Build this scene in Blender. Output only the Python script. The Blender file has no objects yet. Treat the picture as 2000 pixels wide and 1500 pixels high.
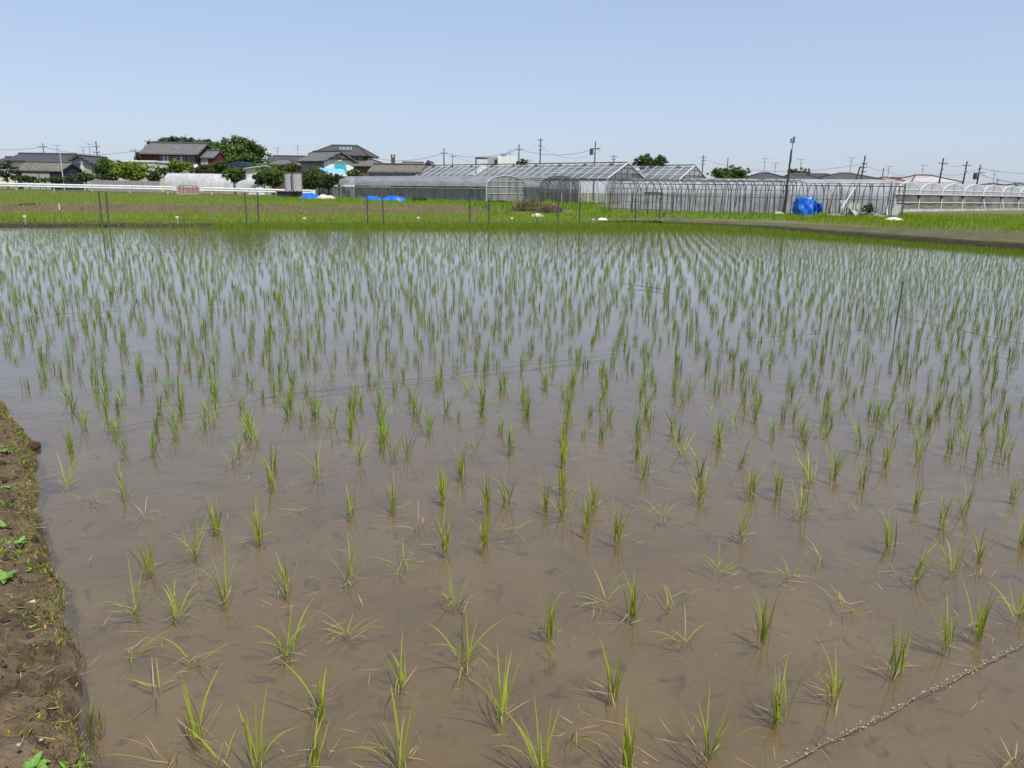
import bpy, math, random
import numpy as np
from mathutils import Vector, noise as mnoise

random.seed(7)
RNG = np.random.default_rng(11)
scene = bpy.context.scene
COL = scene.collection
R = math.radians

# ------------------------------------------------------------------ camera
F = 1500.0; PITCH = R(14.1); ROLL = 0.015; EYE = 1.70
cam_d = bpy.data.cameras.new('camera')
cam_d.sensor_width = 36.0; cam_d.lens = 36.0 * F / 2000.0
cam_d.clip_start = 0.05; cam_d.clip_end = 6000
cam = bpy.data.objects.new('camera', cam_d); COL.objects.link(cam)
cam.location = (0, 0, EYE)
from mathutils import Matrix
cam.matrix_world = (Matrix.Translation((0, 0, EYE)) @ Matrix.Rotation(math.pi/2 - PITCH, 4, 'X')
                    @ Matrix.Rotation(ROLL, 4, 'Z'))
scene.camera = cam

# ------------------------------------------------------------------ light
SUN_EL = R(60); SUN_AZ = R(142)            # azimuth clockwise from +Y: from the right, behind the camera
world = bpy.data.worlds.new('World'); scene.world = world; world.use_nodes = True
nt = world.node_tree; bg = nt.nodes['Background']
sky = nt.nodes.new('ShaderNodeTexSky'); sky.sky_type = 'NISHITA'; sky.sun_disc = False
sky.sun_elevation = SUN_EL; sky.sun_rotation = SUN_AZ
sky.altitude = 0; sky.air_density = 1.0; sky.dust_density = .95; sky.ozone_density = 3.0
tint = nt.nodes.new('ShaderNodeMixRGB'); tint.blend_type = 'MULTIPLY'; tint.inputs[0].default_value = 1.0
tint.inputs[2].default_value = (1.52, 1.66, 1.98, 1)                      # white balance of the hazy sky
gam = nt.nodes.new('ShaderNodeGamma'); gam.inputs[1].default_value = .42     # flat, hazy sky
nt.links.new(sky.outputs[0], gam.inputs[0]); nt.links.new(gam.outputs[0], tint.inputs[1]); nt.links.new(tint.outputs[0], bg.inputs[0]); bg.inputs[1].default_value = 0.145
sun_d = bpy.data.lights.new('sun', 'SUN'); sun_d.energy = 4.2; sun_d.angle = R(0.5); sun_d.color = (1, .955, .89)
sun = bpy.data.objects.new('sun', sun_d); COL.objects.link(sun)
sv = Vector((math.sin(SUN_AZ)*math.cos(SUN_EL), math.cos(SUN_AZ)*math.cos(SUN_EL), math.sin(SUN_EL)))
sun.rotation_euler = sv.to_track_quat('Z', 'Y').to_euler(); sun.location = (20, -10, 40)
vs = scene.view_settings; vs.view_transform = 'Standard'; vs.look = 'None'; vs.gamma = 1.0; vs.exposure = 0.5
scene.cycles.max_bounces = 8; scene.cycles.transparent_max_bounces = 24
scene.cycles.caustics_reflective = False; scene.cycles.caustics_refractive = False

# ------------------------------------------------------------------ pixel -> place
def ray(px, py):
    u = (px-1000)/F; v = -(py-750)/F
    c, s = math.cos(ROLL), math.sin(ROLL)
    u, v = c*u - s*v, s*u + c*v
    return Vector((u, math.cos(PITCH)+v*math.sin(PITCH), -math.sin(PITCH)+v*math.cos(PITCH)))
def G(px, py, z=0.0):
    d = ray(px, py); return Vector((0, 0, EYE)) + d*((z-EYE)/d.z)
def P(px, py, Y):
    d = ray(px, py); return Vector((0, 0, EYE)) + d*(Y/d.y)
def sm(a, b, x):
    t = np.clip((x-a)/(b-a), 0, 1); return t*t*(3-2*t)

# ------------------------------------------------------------------ materials
def M(name, c1, c2=None, scale=3.0, rough=.7, bump=0.0, bscale=None, island=0.0, transl=0.0, metal=0.0,
      alpha=1.0, detail=4.0, c3=None, spec=0.4, stretch=None, lo=.35, hi=.65):
    m = bpy.data.materials.new(name); m.use_nodes = True
    n = m.node_tree.nodes; L = m.node_tree.links; b = n['Principled BSDF']; out = n['Material Output']
    b.inputs['Roughness'].default_value = rough; b.inputs['Metallic'].default_value = metal
    b.inputs['Specular IOR Level'].default_value = spec
    tc = n.new('ShaderNodeTexCoord'); vec = tc.outputs['Object']
    if stretch:
        mp = n.new('ShaderNodeMapping'); mp.inputs['Scale'].default_value = stretch
        L.new(vec, mp.inputs[0]); vec = mp.outputs[0]
    col = None
    if c2 is not None:
        tx = n.new('ShaderNodeTexNoise'); tx.inputs['Scale'].default_value = scale; tx.inputs['Detail'].default_value = detail
        tx.inputs['Roughness'].default_value = .62
        L.new(vec, tx.inputs['Vector'])
        rp = n.new('ShaderNodeValToRGB'); L.new(tx.outputs[0], rp.inputs[0])
        rp.color_ramp.elements[0].position = lo; rp.color_ramp.elements[0].color = (*c1, 1)
        rp.color_ramp.elements[1].position = hi; rp.color_ramp.elements[1].color = (*c2, 1)
        if c3 is not None:
            e = rp.color_ramp.elements.new((lo+hi)/2); e.color = (*c3, 1)
        col = rp.outputs[0]
    if island:
        ge = n.new('ShaderNodeNewGeometry'); mr = n.new('ShaderNodeMapRange')
        mr.inputs[3].default_value = 1-island; mr.inputs[4].default_value = 1+island
        L.new(ge.outputs['Random Per Island'], mr.inputs[0])
        hs = n.new('ShaderNodeHueSaturation'); L.new(mr.outputs[0], hs.inputs['Value'])
        mr2 = n.new('ShaderNodeMapRange'); mr2.inputs[3].default_value = .5-.05*island/.4; mr2.inputs[4].default_value = .5+.03*island/.4
        wn = n.new('ShaderNodeMath'); wn.operation = 'FRACT'
        ml = n.new('ShaderNodeMath'); ml.operation = 'MULTIPLY'; ml.inputs[1].default_value = 17.31
        L.new(ge.outputs['Random Per Island'], ml.inputs[0]); L.new(ml.outputs[0], wn.inputs[0]); L.new(wn.outputs[0], mr2.inputs[0])
        L.new(mr2.outputs[0], hs.inputs['Hue'])
        if col: L.new(col, hs.inputs['Color'])
        else: hs.inputs['Color'].default_value = (*c1, 1)
        col = hs.outputs[0]
    if col: L.new(col, b.inputs['Base Color'])
    else: b.inputs['Base Color'].default_value = (*c1, 1)
    if bump:
        bt = n.new('ShaderNodeTexNoise'); bt.inputs['Scale'].default_value = bscale or scale*3; bt.inputs['Detail'].default_value = 6
        L.new(vec, bt.inputs['Vector'])
        bp = n.new('ShaderNodeBump'); bp.inputs['Strength'].default_value = bump; bp.inputs['Distance'].default_value = .03
        L.new(bt.outputs[0], bp.inputs['Height']); L.new(bp.outputs[0], b.inputs['Normal'])
    last = b.outputs[0]
    if transl:
        t = n.new('ShaderNodeBsdfTranslucent')
        if col: L.new(col, t.inputs[0])
        else: t.inputs[0].default_value = (*c1, 1)
        mx = n.new('ShaderNodeMixShader'); mx.inputs[0].default_value = transl
        L.new(last, mx.inputs[1]); L.new(t.outputs[0], mx.inputs[2]); last = mx.outputs[0]
    if alpha < 1:
        t = n.new('ShaderNodeBsdfTransparent'); mx = n.new('ShaderNodeMixShader'); mx.inputs[0].default_value = alpha
        L.new(t.outputs[0], mx.inputs[1]); L.new(last, mx.inputs[2]); last = mx.outputs[0]
    L.new(last, out.inputs[0])
    return m

def roof_mat(name, c1, c2, freq=3.4, bump=.8):
    m = M(name, c1, c2, scale=1.6, rough=.55, detail=8)
    n = m.node_tree.nodes; L = m.node_tree.links; b = n['Principled BSDF']
    tc = n.new('ShaderNodeTexCoord')
    h = None
    for d, f in (('X', freq), ('Y', freq*.9)):
        w = n.new('ShaderNodeTexWave'); w.bands_direction = d; w.inputs['Scale'].default_value = f/6.283*6.283/3.3
        L.new(tc.outputs['UV'], w.inputs[0])
        if h is None: h = w.outputs['Fac']
        else:
            a = n.new('ShaderNodeMath'); a.operation = 'ADD'; L.new(h, a.inputs[0]); L.new(w.outputs['Fac'], a.inputs[1]); h = a.outputs[0]
    bp = n.new('ShaderNodeBump'); bp.inputs['Strength'].default_value = bump; bp.inputs['Distance'].default_value = .06
    L.new(h, bp.inputs['Height']); L.new(bp.outputs[0], b.inputs['Normal'])
    return m

MAT = {}
MAT['rice'] = M('rice_leaf', (.185, .31, .022), island=.42, rough=.5, spec=.25, transl=.35)
MAT['rice_mid'] = M('rice_leaf_mid', (.150, .262, .018), island=.45, rough=.5, spec=.25, transl=.35)
MAT['rice_far'] = M('rice_leaf_far', (.150, .250, .018), island=.5, rough=.55, spec=.2, transl=.35)
MAT['field'] = M('field_rice_leaf', (.20, .30, .018), island=.35, rough=.65, spec=.12, transl=.35)
MAT['straw'] = M('dead_leaf', (.36, .31, .12), island=.4, rough=.6, transl=.2)
MAT['drygrass'] = M('dry_grass', (.24, .185, .095), island=.45, rough=.8, transl=.2)
MAT['weed'] = M('weed_leaf', (.14, .27, .016), island=.4, rough=.55, spec=.15, transl=.35)
MAT['broad'] = M('broad_leaf', (.19, .36, .07), (.14, .28, .05), scale=20, rough=.5, transl=.3, bump=.3, bscale=60)
MAT['moss'] = M('moss', (.175, .165, .03), island=.5, rough=.8, transl=.2)
MAT['bank'] = M('bank_soil', (.055, .038, .022), (.145, .105, .065), scale=7, rough=.95, bump=1.0, bscale=45, detail=9, spec=.15)
MAT['clod'] = M('soil_clod', (.10, .07, .043), (.05, .034, .02), scale=30, rough=.95, bump=.8, bscale=120, island=.2, spec=.15)
MAT['levee'] = M('levee_soil', (.042, .034, .018), (.085, .075, .032), scale=2.2, rough=.95, bump=1, bscale=12, spec=.15)
MAT['dike'] = M('dike_soil', (.062, .062, .026), (.100, .098, .046), scale=1.1, rough=.95, bump=1, bscale=14, detail=8, spec=.15)
MAT['g_field'] = M('field_soil', (.075, .085, .028), (.10, .12, .035), scale=.8, rough=.95, spec=.1)
MAT['g_dry'] = M('dry_bank_soil', (.12, .085, .05), (.08, .08, .032), scale=.4, rough=.95, bump=.6, spec=.1, detail=8)
MAT['g_weed'] = M('weedy_soil', (.09, .12, .03), (.15, .12, .07), scale=.3, rough=.95, spec=.1, detail=8)
MAT['g_far'] = M('far_soil', (.15, .14, .09), (.09, .12, .05), scale=.05, rough=.95, spec=.1)
MAT['asphalt'] = M('asphalt', (.075, .072, .068), (.06, .058, .055), scale=2, rough=.9)
MAT['concrete'] = M('concrete', (.42, .40, .36), (.30, .285, .25), scale=1.5, rough=.85, detail=8)
MAT['white'] = M('white_paint', (.72, .72, .70), (.60, .59, .56), scale=1.2, rough=.5)
MAT['cream'] = M('cream_wall', (.66, .62, .50), (.58, .53, .42), scale=.9, rough=.8)
MAT['whitewall'] = M('white_wall', (.74, .74, .71), (.64, .63, .60), scale=.8, rough=.8)
MAT['greywall'] = M('grey_wall', (.27, .265, .25), (.20, .20, .19), scale=1, rough=.75, stretch=(1, 1, .2))
MAT['navy'] = M('navy_wall', (.014, .018, .045), (.02, .026, .06), scale=1.3, rough=.6)
MAT['navyroof'] = M('navy_roof', (.02, .035, .075), (.03, .045, .09), scale=1.3, rough=.45)
MAT['red'] = M('red_wall', (.13, .022, .022), (.10, .018, .018), scale=.8, rough=.7)
MAT['brown'] = M('brown_wall', (.115, .08, .06), (.085, .06, .045), scale=1, rough=.8)
MAT['plaster'] = M('grey_plaster', (.36, .345, .32), (.29, .28, .26), scale=1, rough=.85)
MAT['glass'] = M('window_glass', (.025, .03, .035), rough=.08, spec=.8)
MAT['curtain'] = M('window_curtain', (.35, .36, .37), rough=.3)
MAT['teal'] = M('turquoise_sheet', (.03, .36, .38), (.05, .45, .46), scale=2, rough=.45)
MAT['frame'] = M('dark_frame', (.03, .028, .027), rough=.5)
MAT['tile_dark'] = roof_mat('tile_dark', (0.040, 0.041, 0.046), (0.061, 0.062, 0.065))
MAT['tile_grey'] = roof_mat('tile_grey', (0.090, 0.086, 0.083), (0.144, 0.137, 0.130))
MAT['tile_old'] = roof_mat('tile_old', (0.094, 0.083, 0.065), (0.169, 0.151, 0.119))
MAT['tile_brown'] = roof_mat('tile_brown', (0.054, 0.046, 0.040), (0.083, 0.072, 0.061))
MAT['tile_orange'] = roof_mat('tile_orange', (.42, .12, .05), (.52, .17, .075))
MAT['tile_pale'] = roof_mat('tile_pale', (.36, .33, .31), (.46, .43, .41))
MAT['tile_maroon'] = roof_mat('tile_maroon', (.12, .05, .055), (.16, .07, .07))
MAT['tile_green'] = roof_mat('tile_green', (.12, .15, .13), (.16, .19, .16))
MAT['ridge'] = M('ridge_cap', (.05, .05, .052), (.08, .08, .08), scale=4, rough=.6)
MAT['sheet'] = M('white_sheet_roof', (.62, .60, .56), (.50, .46, .40), scale=1.2, rough=.5)
MAT['solar'] = M('solar_glass', (.10, .13, .15), rough=.1, spec=.8)
MAT['steel'] = M('galvanised_steel', (.46, .46, .465), (.32, .315, .315), scale=2.0, rough=.45, metal=.1, stretch=(1, 1, .25))
MAT['rust'] = M('rust', (.22, .10, .055), (.14, .07, .05), scale=5, rough=.9)
MAT['pipe'] = M('pipe_steel', (.10, .097, .092), (.06, .055, .05), scale=3, rough=.55, metal=.2)
MAT['pipe_pale'] = M('pipe_pale', (.50, .50, .50), (.40, .40, .39), scale=3, rough=.45)
MAT['pole'] = M('pole_concrete', (.12, .115, .11), (.09, .085, .08), scale=1, rough=.85)
MAT['woodpole'] = M('pole_wood', (.05, .04, .034), (.075, .06, .05), scale=2, rough=.9)
MAT['black'] = M('black_rubber', (.018, .018, .018), rough=.7)
MAT['wire'] = M('wire_black', (.05, .055, .06), rough=.6)
MAT['film_grey'] = M('aged_film', (.42, .425, .435), (.27, .275, .28), scale=1.2, rough=.35, transl=.35, alpha=.80, stretch=(1, .5, 1), detail=8)
MAT['film_side'] = M('dirty_film', (.40, .41, .39), (.17, .185, .17), scale=1.6, rough=.5, transl=.35, alpha=.86, stretch=(1, 3, .3), detail=8)
MAT['film_white'] = M('white_film', (.70, .71, .74), (.42, .43, .45), scale=.9, rough=.25, transl=.4, alpha=.66, detail=8)
MAT['film_milky'] = M('milky_film', (.76, .76, .77), (.50, .50, .50), scale=1.1, rough=.35, transl=.4, alpha=.9, detail=6)
MAT['film_pink'] = M('muddy_film', (.50, .32, .27), (.36, .24, .19), scale=2, rough=.6, transl=.3)
MAT['net'] = M('shade_net', (.11, .115, .105), (.17, .17, .155), scale=.6, rough=.9, alpha=.78, detail=8)
MAT['pane'] = M('greenhouse_glass', (.20, .205, .215), (.11, .115, .12), scale=.5, rough=.12, alpha=.62, spec=.7, detail=8)
MAT['tarp'] = M('blue_tarp', (.006, .075, .36), (.012, .15, .60), scale=3, rough=.38, bump=.25, bscale=5)
MAT['tarp_pale'] = M('pale_blue_tarp', (.14, .36, .72), (.20, .44, .78), scale=3, rough=.45)
MAT['beige'] = M('beige_sheet', (.55, .48, .36), (.42, .36, .26), scale=3, rough=.8)
MAT['leaf_dark'] = M('leaf_dark', (.045, .092, .018), island=.55, rough=.6, transl=.25)
MAT['leaf_mid'] = M('leaf_mid', (.075, .145, .02), island=.5, rough=.55, transl=.3)
MAT['leaf_lime'] = M('leaf_lime', (.15, .23, .018), island=.45, rough=.5, transl=.35)
MAT['leaf_pine'] = M('leaf_pine', (.022, .045, .02), island=.4, rough=.7, transl=.1)
MAT['bark'] = M('bark', (.10, .075, .055), (.06, .045, .035), scale=6, rough=.95)
MAT['brush'] = M('dry_brush', (.15, .105, .075), island=.5, rough=.9)
MAT['string_green'] = M('green_string', (.03, .22, .13), rough=.5)
MAT['string_dark'] = M('dark_string', (.05, .045, .04), rough=.7)
MAT['string_red'] = M('red_tag', (.55, .03, .05), rough=.5)
MAT['rope'] = M('muddy_rope', (.15, .12, .08), (.10, .08, .05), scale=40, rough=.9)
MAT['debris'] = M('pale_debris', (.33, .27, .18), island=.35, rough=.8)
MAT['petal'] = M('pink_petal', (.6, .28, .27), rough=.6)
MAT['stone'] = M('pale_stone', (.36, .33, .28), (.25, .22, .18), scale=30, rough=.8, island=.2)

# muddy bottom of the paddy
def mud_material():
    m = M('paddy_mud', (.150, .104, .050), (.185, .142, .078), scale=1.1, rough=.95, bump=.35, bscale=22, detail=9, spec=.1, c3=(.162, .118, .058))
    n = m.node_tree.nodes; L = m.node_tree.links; b = n['Principled BSDF']
    src = b.inputs['Base Color'].links[0].from_socket
    tc = n.new('ShaderNodeTexCoord')
    for sc, lo, hi, amt, col in ((3.4, .50, .70, .55, (.080, .062, .042)), (11, .58, .70, .8, (.055, .043, .030)), (.9, .52, .68, .35, (.120, .098, .072))):
        t = n.new('ShaderNodeTexNoise'); t.inputs['Scale'].default_value = sc; t.inputs['Detail'].default_value = 6; t.inputs['Distortion'].default_value = .8
        L.new(tc.outputs['Object'], t.inputs['Vector'])
        rp = n.new('ShaderNodeValToRGB'); rp.color_ramp.elements[0].position = lo; rp.color_ramp.elements[0].color = (0, 0, 0, 1)
        rp.color_ramp.elements[1].position = hi; rp.color_ramp.elements[1].color = (amt, amt, amt, 1); L.new(t.outputs[0], rp.inputs[0])
        mx = n.new('ShaderNodeMixRGB'); mx.inputs[2].default_value = (*col, 1)
        L.new(rp.outputs[0], mx.inputs[0]); L.new(src, mx.inputs[1]); src = mx.outputs[0]
    L.new(src, b.inputs['Base Color'])
    return m
MAT['mud'] = mud_material()

def water_material():
    m = bpy.data.materials.new('paddy_water'); m.use_nodes = True
    n = m.node_tree.nodes; L = m.node_tree.links; n.remove(n['Principled BSDF']); out = n['Material Output']
    tc = n.new('ShaderNodeTexCoord')
    mp = n.new('ShaderNodeMapping'); mp.inputs['Scale'].default_value = (1.0, 1.8, 1); L.new(tc.outputs['Object'], mp.inputs[0])
    t1 = n.new('ShaderNodeTexNoise'); t1.inputs['Scale'].default_value = 5.0; t1.inputs['Detail'].default_value = 3; L.new(mp.outputs[0], t1.inputs['Vector'])
    t2 = n.new('ShaderNodeTexNoise'); t2.inputs['Scale'].default_value = 1.1; t2.inputs['Detail'].default_value = 2; L.new(mp.outputs[0], t2.inputs['Vector'])
    ad = n.new('ShaderNodeMath'); ad.operation = 'MULTIPLY_ADD'; ad.inputs[1].default_value = 2.0
    L.new(t2.outputs[0], ad.inputs[0]); L.new(t1.outputs[0], ad.inputs[2])
    bp = n.new('ShaderNodeBump'); bp.inputs['Strength'].default_value = .10; bp.inputs['Distance'].default_value = .02
    L.new(ad.outputs[0], bp.inputs['Height'])
    fr = n.new('ShaderNodeFresnel'); fr.inputs[0].default_value = 1.57; L.new(bp.outputs[0], fr.inputs['Normal'])
    gl = n.new('ShaderNodeBsdfGlossy'); gl.inputs['Roughness'].default_value = .02; gl.inputs['Color'].default_value = (1, 1, 1, 1)
    L.new(bp.outputs[0], gl.inputs['Normal'])
    tr = n.new('ShaderNodeBsdfTransparent'); tr.inputs[0].default_value = (.92, .89, .82, 1)
    df = n.new('ShaderNodeBsdfDiffuse'); df.inputs[0].default_value = (.19, .146, .088, 1)   # suspended silt
    m1 = n.new('ShaderNodeMixShader'); m1.inputs[0].default_value = .20
    L.new(tr.outputs[0], m1.inputs[1]); L.new(df.outputs[0], m1.inputs[2])
    m2 = n.new('ShaderNodeMixShader'); L.new(fr.outputs[0], m2.inputs[0]); L.new(m1.outputs[0], m2.inputs[1]); L.new(gl.outputs[0], m2.inputs[2])
    L.new(m2.outputs[0], out.inputs[0]); return m
MAT['water'] = water_material()

# ------------------------------------------------------------------ mesh helpers
def link(name, me, mat, parent=None, smooth=False):
    for mm in (mat if isinstance(mat, (list, tuple)) else [mat]): me.materials.append(MAT[mm] if isinstance(mm, str) else mm)
    if smooth: me.polygons.foreach_set('use_smooth', [True]*len(me.polygons))
    o = bpy.data.objects.new(name, me); COL.objects.link(o)
    if parent is not None: o.parent = parent
    return o
def tag(o, label=None, cat=None, group=None, kind=None):
    if label: o['label'] = label
    if cat: o['category'] = cat
    if group: o['group'] = group
    if kind: o['kind'] = kind
    return o
def thing(name, label, cat, loc=(0, 0, 0), yaw=0.0, group=None):
    o = bpy.data.objects.new(name, None); COL.objects.link(o)
    o.empty_display_size = .2; o.location = loc; o.rotation_euler = (0, 0, yaw)
    return tag(o, label, cat, group)
class MB:
    def __init__(s): s.v = []; s.f = []
    def add(s, vs, fs):
        b = len(s.v); s.v += [tuple(v) for v in vs]; s.f += [tuple(i+b for i in f) for f in fs]; return s
    def box(s, x0, x1, y0, y1, z0, z1):
        return s.add([(x0,y0,z0),(x1,y0,z0),(x1,y1,z0),(x0,y1,z0),(x0,y0,z1),(x1,y0,z1),(x1,y1,z1),(x0,y1,z1)],
                     [(0,3,2,1),(4,5,6,7),(0,1,5,4),(1,2,6,5),(2,3,7,6),(3,0,4,7)])
    def slab(s, quad, t):
        """thick sheet: quad of points, pushed down t along z"""
        q = [Vector(p) for p in quad]; n = len(q)
        lo = [p - Vector((0, 0, t)) for p in q]
        fs = [tuple(range(n)), tuple(range(2*n-1, n-1, -1))] + [(i, n+i, n+(i+1) % n, (i+1) % n) for i in range(n)]
        return s.add(q+lo, fs)
    def tube(s, pts, r, n=6, r1=None, cap=True):
        pts = [Vector(p) for p in pts]; k = len(pts); r1 = r if r1 is None else r1
        vs = []; fs = []
        for i, p in enumerate(pts):
            d = (pts[min(i+1, k-1)] - pts[max(i-1, 0)]).normalized()
            a = d.cross(Vector((0, 0, 1)) if abs(d.z) < .9 else Vector((0, 1, 0))).normalized(); b = d.cross(a)
            rr = r + (r1-r)*i/max(k-1, 1)
            for j in range(n):
                t = 2*math.pi*j/n; vs.append(p + a*math.cos(t)*rr + b*math.sin(t)*rr)
        for i in range(k-1):
            for j in range(n):
                fs.append((i*n+j, i*n+(j+1) % n, (i+1)*n+(j+1) % n, (i+1)*n+j))
        if cap: fs += [tuple(range(n-1, -1, -1)), tuple(range((k-1)*n, k*n))]
        return s.add(vs, fs)
    def lathe(s, prof, n=16, c=(0, 0)):
        vs = []; fs = []
        for r, z in prof:
            for j in range(n):
                t = 2*math.pi*j/n; vs.append((c[0]+r*math.cos(t), c[1]+r*math.sin(t), z))
        for i in range(len(prof)-1):
            for j in range(n): fs.append((i*n+j, i*n+(j+1) % n, (i+1)*n+(j+1) % n, (i+1)*n+j))
        return s.add(vs, fs)
    def mesh(s, name):
        me = bpy.data.meshes.new(name); me.from_pydata([tuple(v) for v in s.v], [], s.f); me.update(); return me
    def build(s, name, mat, parent=None, smooth=False): return link(name, s.mesh(name), mat, parent, smooth)

def np_mesh(name, verts, quads):
    me = bpy.data.meshes.new(name)
    nv = len(verts); nq = len(quads)
    me.vertices.add(nv); me.vertices.foreach_set('co', np.asarray(verts, dtype=np.float32).ravel())
    me.loops.add(nq*4); me.loops.foreach_set('vertex_index', np.asarray(quads, dtype=np.int32).ravel())
    me.polygons.add(nq); me.polygons.foreach_set('loop_start', np.arange(0, nq*4, 4, dtype=np.int32))
    me.update(calc_edges=True); me.validate(); return me

def blades(base, az, tilt, L, bend, width, nseg, twist=None, folded=False, rng=RNG):
    """ribbons: arrays per blade -> verts (N*(nseg+1)*k,3), quads. tilt = start angle from vertical, bend = added by the tip"""
    base = np.asarray(base, float); N = len(base)
    s = np.linspace(0, 1, nseg+1)
    ang = tilt[:, None] + bend[:, None]*s[None, :]**1.6
    dl = (L/nseg)[:, None]
    am = (ang[:, 1:]+ang[:, :-1])/2
    hr = np.concatenate([np.zeros((N, 1)), np.cumsum(np.sin(am)*dl, 1)], 1)
    hz = np.concatenate([np.zeros((N, 1)), np.cumsum(np.cos(am)*dl, 1)], 1)
    ca, sa = np.cos(az)[:, None], np.sin(az)[:, None]
    cx = base[:, 0:1]+hr*ca; cy = base[:, 1:2]+hr*sa; cz = base[:, 2:3]+hz
    w = width[:, None]*np.clip(np.minimum(.45+1.8*s, 1)*(1-s**3), .04, 1)[None, :]*.5
    tw = rng.uniform(-.9, .9, N) if twist is None else twist
    sx = -np.sin(az+tw)[:, None]*w; sy = np.cos(az+tw)[:, None]*w
    if folded:
        k = 3
        V = np.stack([np.stack([cx-sx, cy-sy, cz], -1),
                      np.stack([cx+ca*-.35*w*np.cos(ang), cy+sa*-.35*w*np.cos(ang), cz-.35*w*np.sin(ang)], -1),
                      np.stack([cx+sx, cy+sy, cz], -1)], 2)
    else:
        k = 2
        V = np.stack([np.stack([cx-sx, cy-sy, cz], -1), np.stack([cx+sx, cy+sy, cz], -1)], 2)
    V = V.reshape(-1, 3)
    b0 = (np.arange(N)*(nseg+1)*k)[:, None, None]
    i = (np.arange(nseg)*k)[None, :, None]; j = np.arange(k-1)[None, None, :]
    a = b0+i+j
    Q = np.stack([a, a+1, a+1+k, a+k], -1).reshape(-1, 4)
    return V, Q

# ================================================================== TERRAIN
LEV = lambda x: 39.5 + .34*x                                  # far levee of the near paddy
DIKE = [(8.6, 43.2), (12.3, 38.7), (14.9, 31.5), (17.2, 26.2), (24, 13), (31, 0), (36, -8)]
def dike_x(y):
    ys = np.array([p[1] for p in DIKE])[::-1]; xs = np.array([p[0] for p in DIKE])[::-1]
    return np.interp(y, ys, xs)
def in_paddy(x, y): return (y < LEV(x)) & (x < dike_x(y))
def road_z(x): return np.clip(.7-.0093*(x+45), .38, 1.1)
def T(x, y):
    x = np.asarray(x, float); y = np.asarray(y, float)
    left = 1-sm(-4, 10, x)
    ramp0 = np.where(x < 0, 58+.45*x, 58.0)
    ramp0 = np.maximum(ramp0, 38+.0*x)
    z1 = .04 + left*.38*sm(0, 7, y-ramp0) + (1-left)*.08*sm(55, 66, y)
    zr = left*road_z(x) + (1-left)*.35
    z = z1 + (zr-z1)*sm(68, 101, y)
    return z
def zone(x, y):
    """0 mud, 1 rice field, 2 dry bank, 3 weeds, 4 far"""
    ramp0 = np.where(x < 0, np.maximum(58+.45*x, 38), 58.0)
    res = np.full(x.shape, 4)
    left = x < -2
    res = np.where(left & (y < 100), 1, res)
    res = np.where(left & (y > ramp0) & (y < ramp0+7.5), 2, res)
    res = np.where(left & (y > 86) & (x > -32), 3, res)
    res = np.where(~left & (y < 105), 3, res)
    res = np.where(~left & (x < 8) & (y < 53), 1, res)
    res = np.where((x > 21) & (y < 82), 1, res)
    res = np.where(in_paddy(x, y), 0, res)
    return res

def build_ground():
    def axis(lo, hi, step, far_lo, far_hi):
        mid = np.arange(lo, hi+step, step)
        out1 = hi + np.cumsum(np.geomspace(step*2, 500, 14)); out0 = lo - np.cumsum(np.geomspace(step*2, 500, 14))
        return np.concatenate([out0[::-1], mid, out1])
    xs = axis(-60, 70, .6, 0, 0); ys = axis(-4, 112, .6, 0, 0)
    X, Y = np.meshgrid(xs, ys)
    Z = T(X, Y) + .03*np.sin(X*1.3+Y*.7)*np.cos(Y*1.1-X*.4)*(Y > 50)
    inp = in_paddy(X-.9, Y-.7)
    Z = np.where(inp, -.095, np.maximum(Z, .025))
    V = np.stack([X, Y, Z], -1).reshape(-1, 3)
    nx = len(xs); ny = len(ys)
    i, j = np.meshgrid(np.arange(nx-1), np.arange(ny-1)); a = (j*nx+i).ravel()
    Q = np.stack([a, a+1, a+1+nx, a+nx], -1)
    me = np_mesh('ground', V, Q)
    cx = V[Q].mean(1); zn = zone(cx[:, 0], cx[:, 1])
    allin = inp.reshape(-1)[Q].any(1); zn = np.where(allin, 0, zn)
    o = link('ground', me, ['mud', 'g_field', 'g_dry', 'g_weed', 'g_far'])
    me.polygons.foreach_set('material_index', zn.astype(np.int32)); me.polygons.foreach_set('use_smooth', [True]*len(Q))
    tag(o, kind='structure')
build_ground()

w = MB(); w.add([(-60, -4, 0), (60, -4, 0), (60, 60, 0), (-60, 60, 0)], [(0, 1, 2, 3)])
# the water sheet ends under the levee and the dike
pts = [(-60, -4), (33.4, -4), (31, 0.2), (24.2, 13.2), (17.5, 26.4), (15.2, 31.7), (12.6, 38.9), (8.9, 42.8), (-59, 19.7)]
w = MB(); w.add([(x, y, 0) for x, y in pts], [tuple(range(len(pts)))])
tag(w.build('paddy_water', 'water'), kind='structure')

def fbm(x, y, z, oct=4):
    a = 0; amp = 1
    for _ in range(oct):
        a += amp*mnoise.noise((x, y, z)); x *= 2.1; y *= 2.1; z *= 2.1; amp *= .5
    return a

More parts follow.
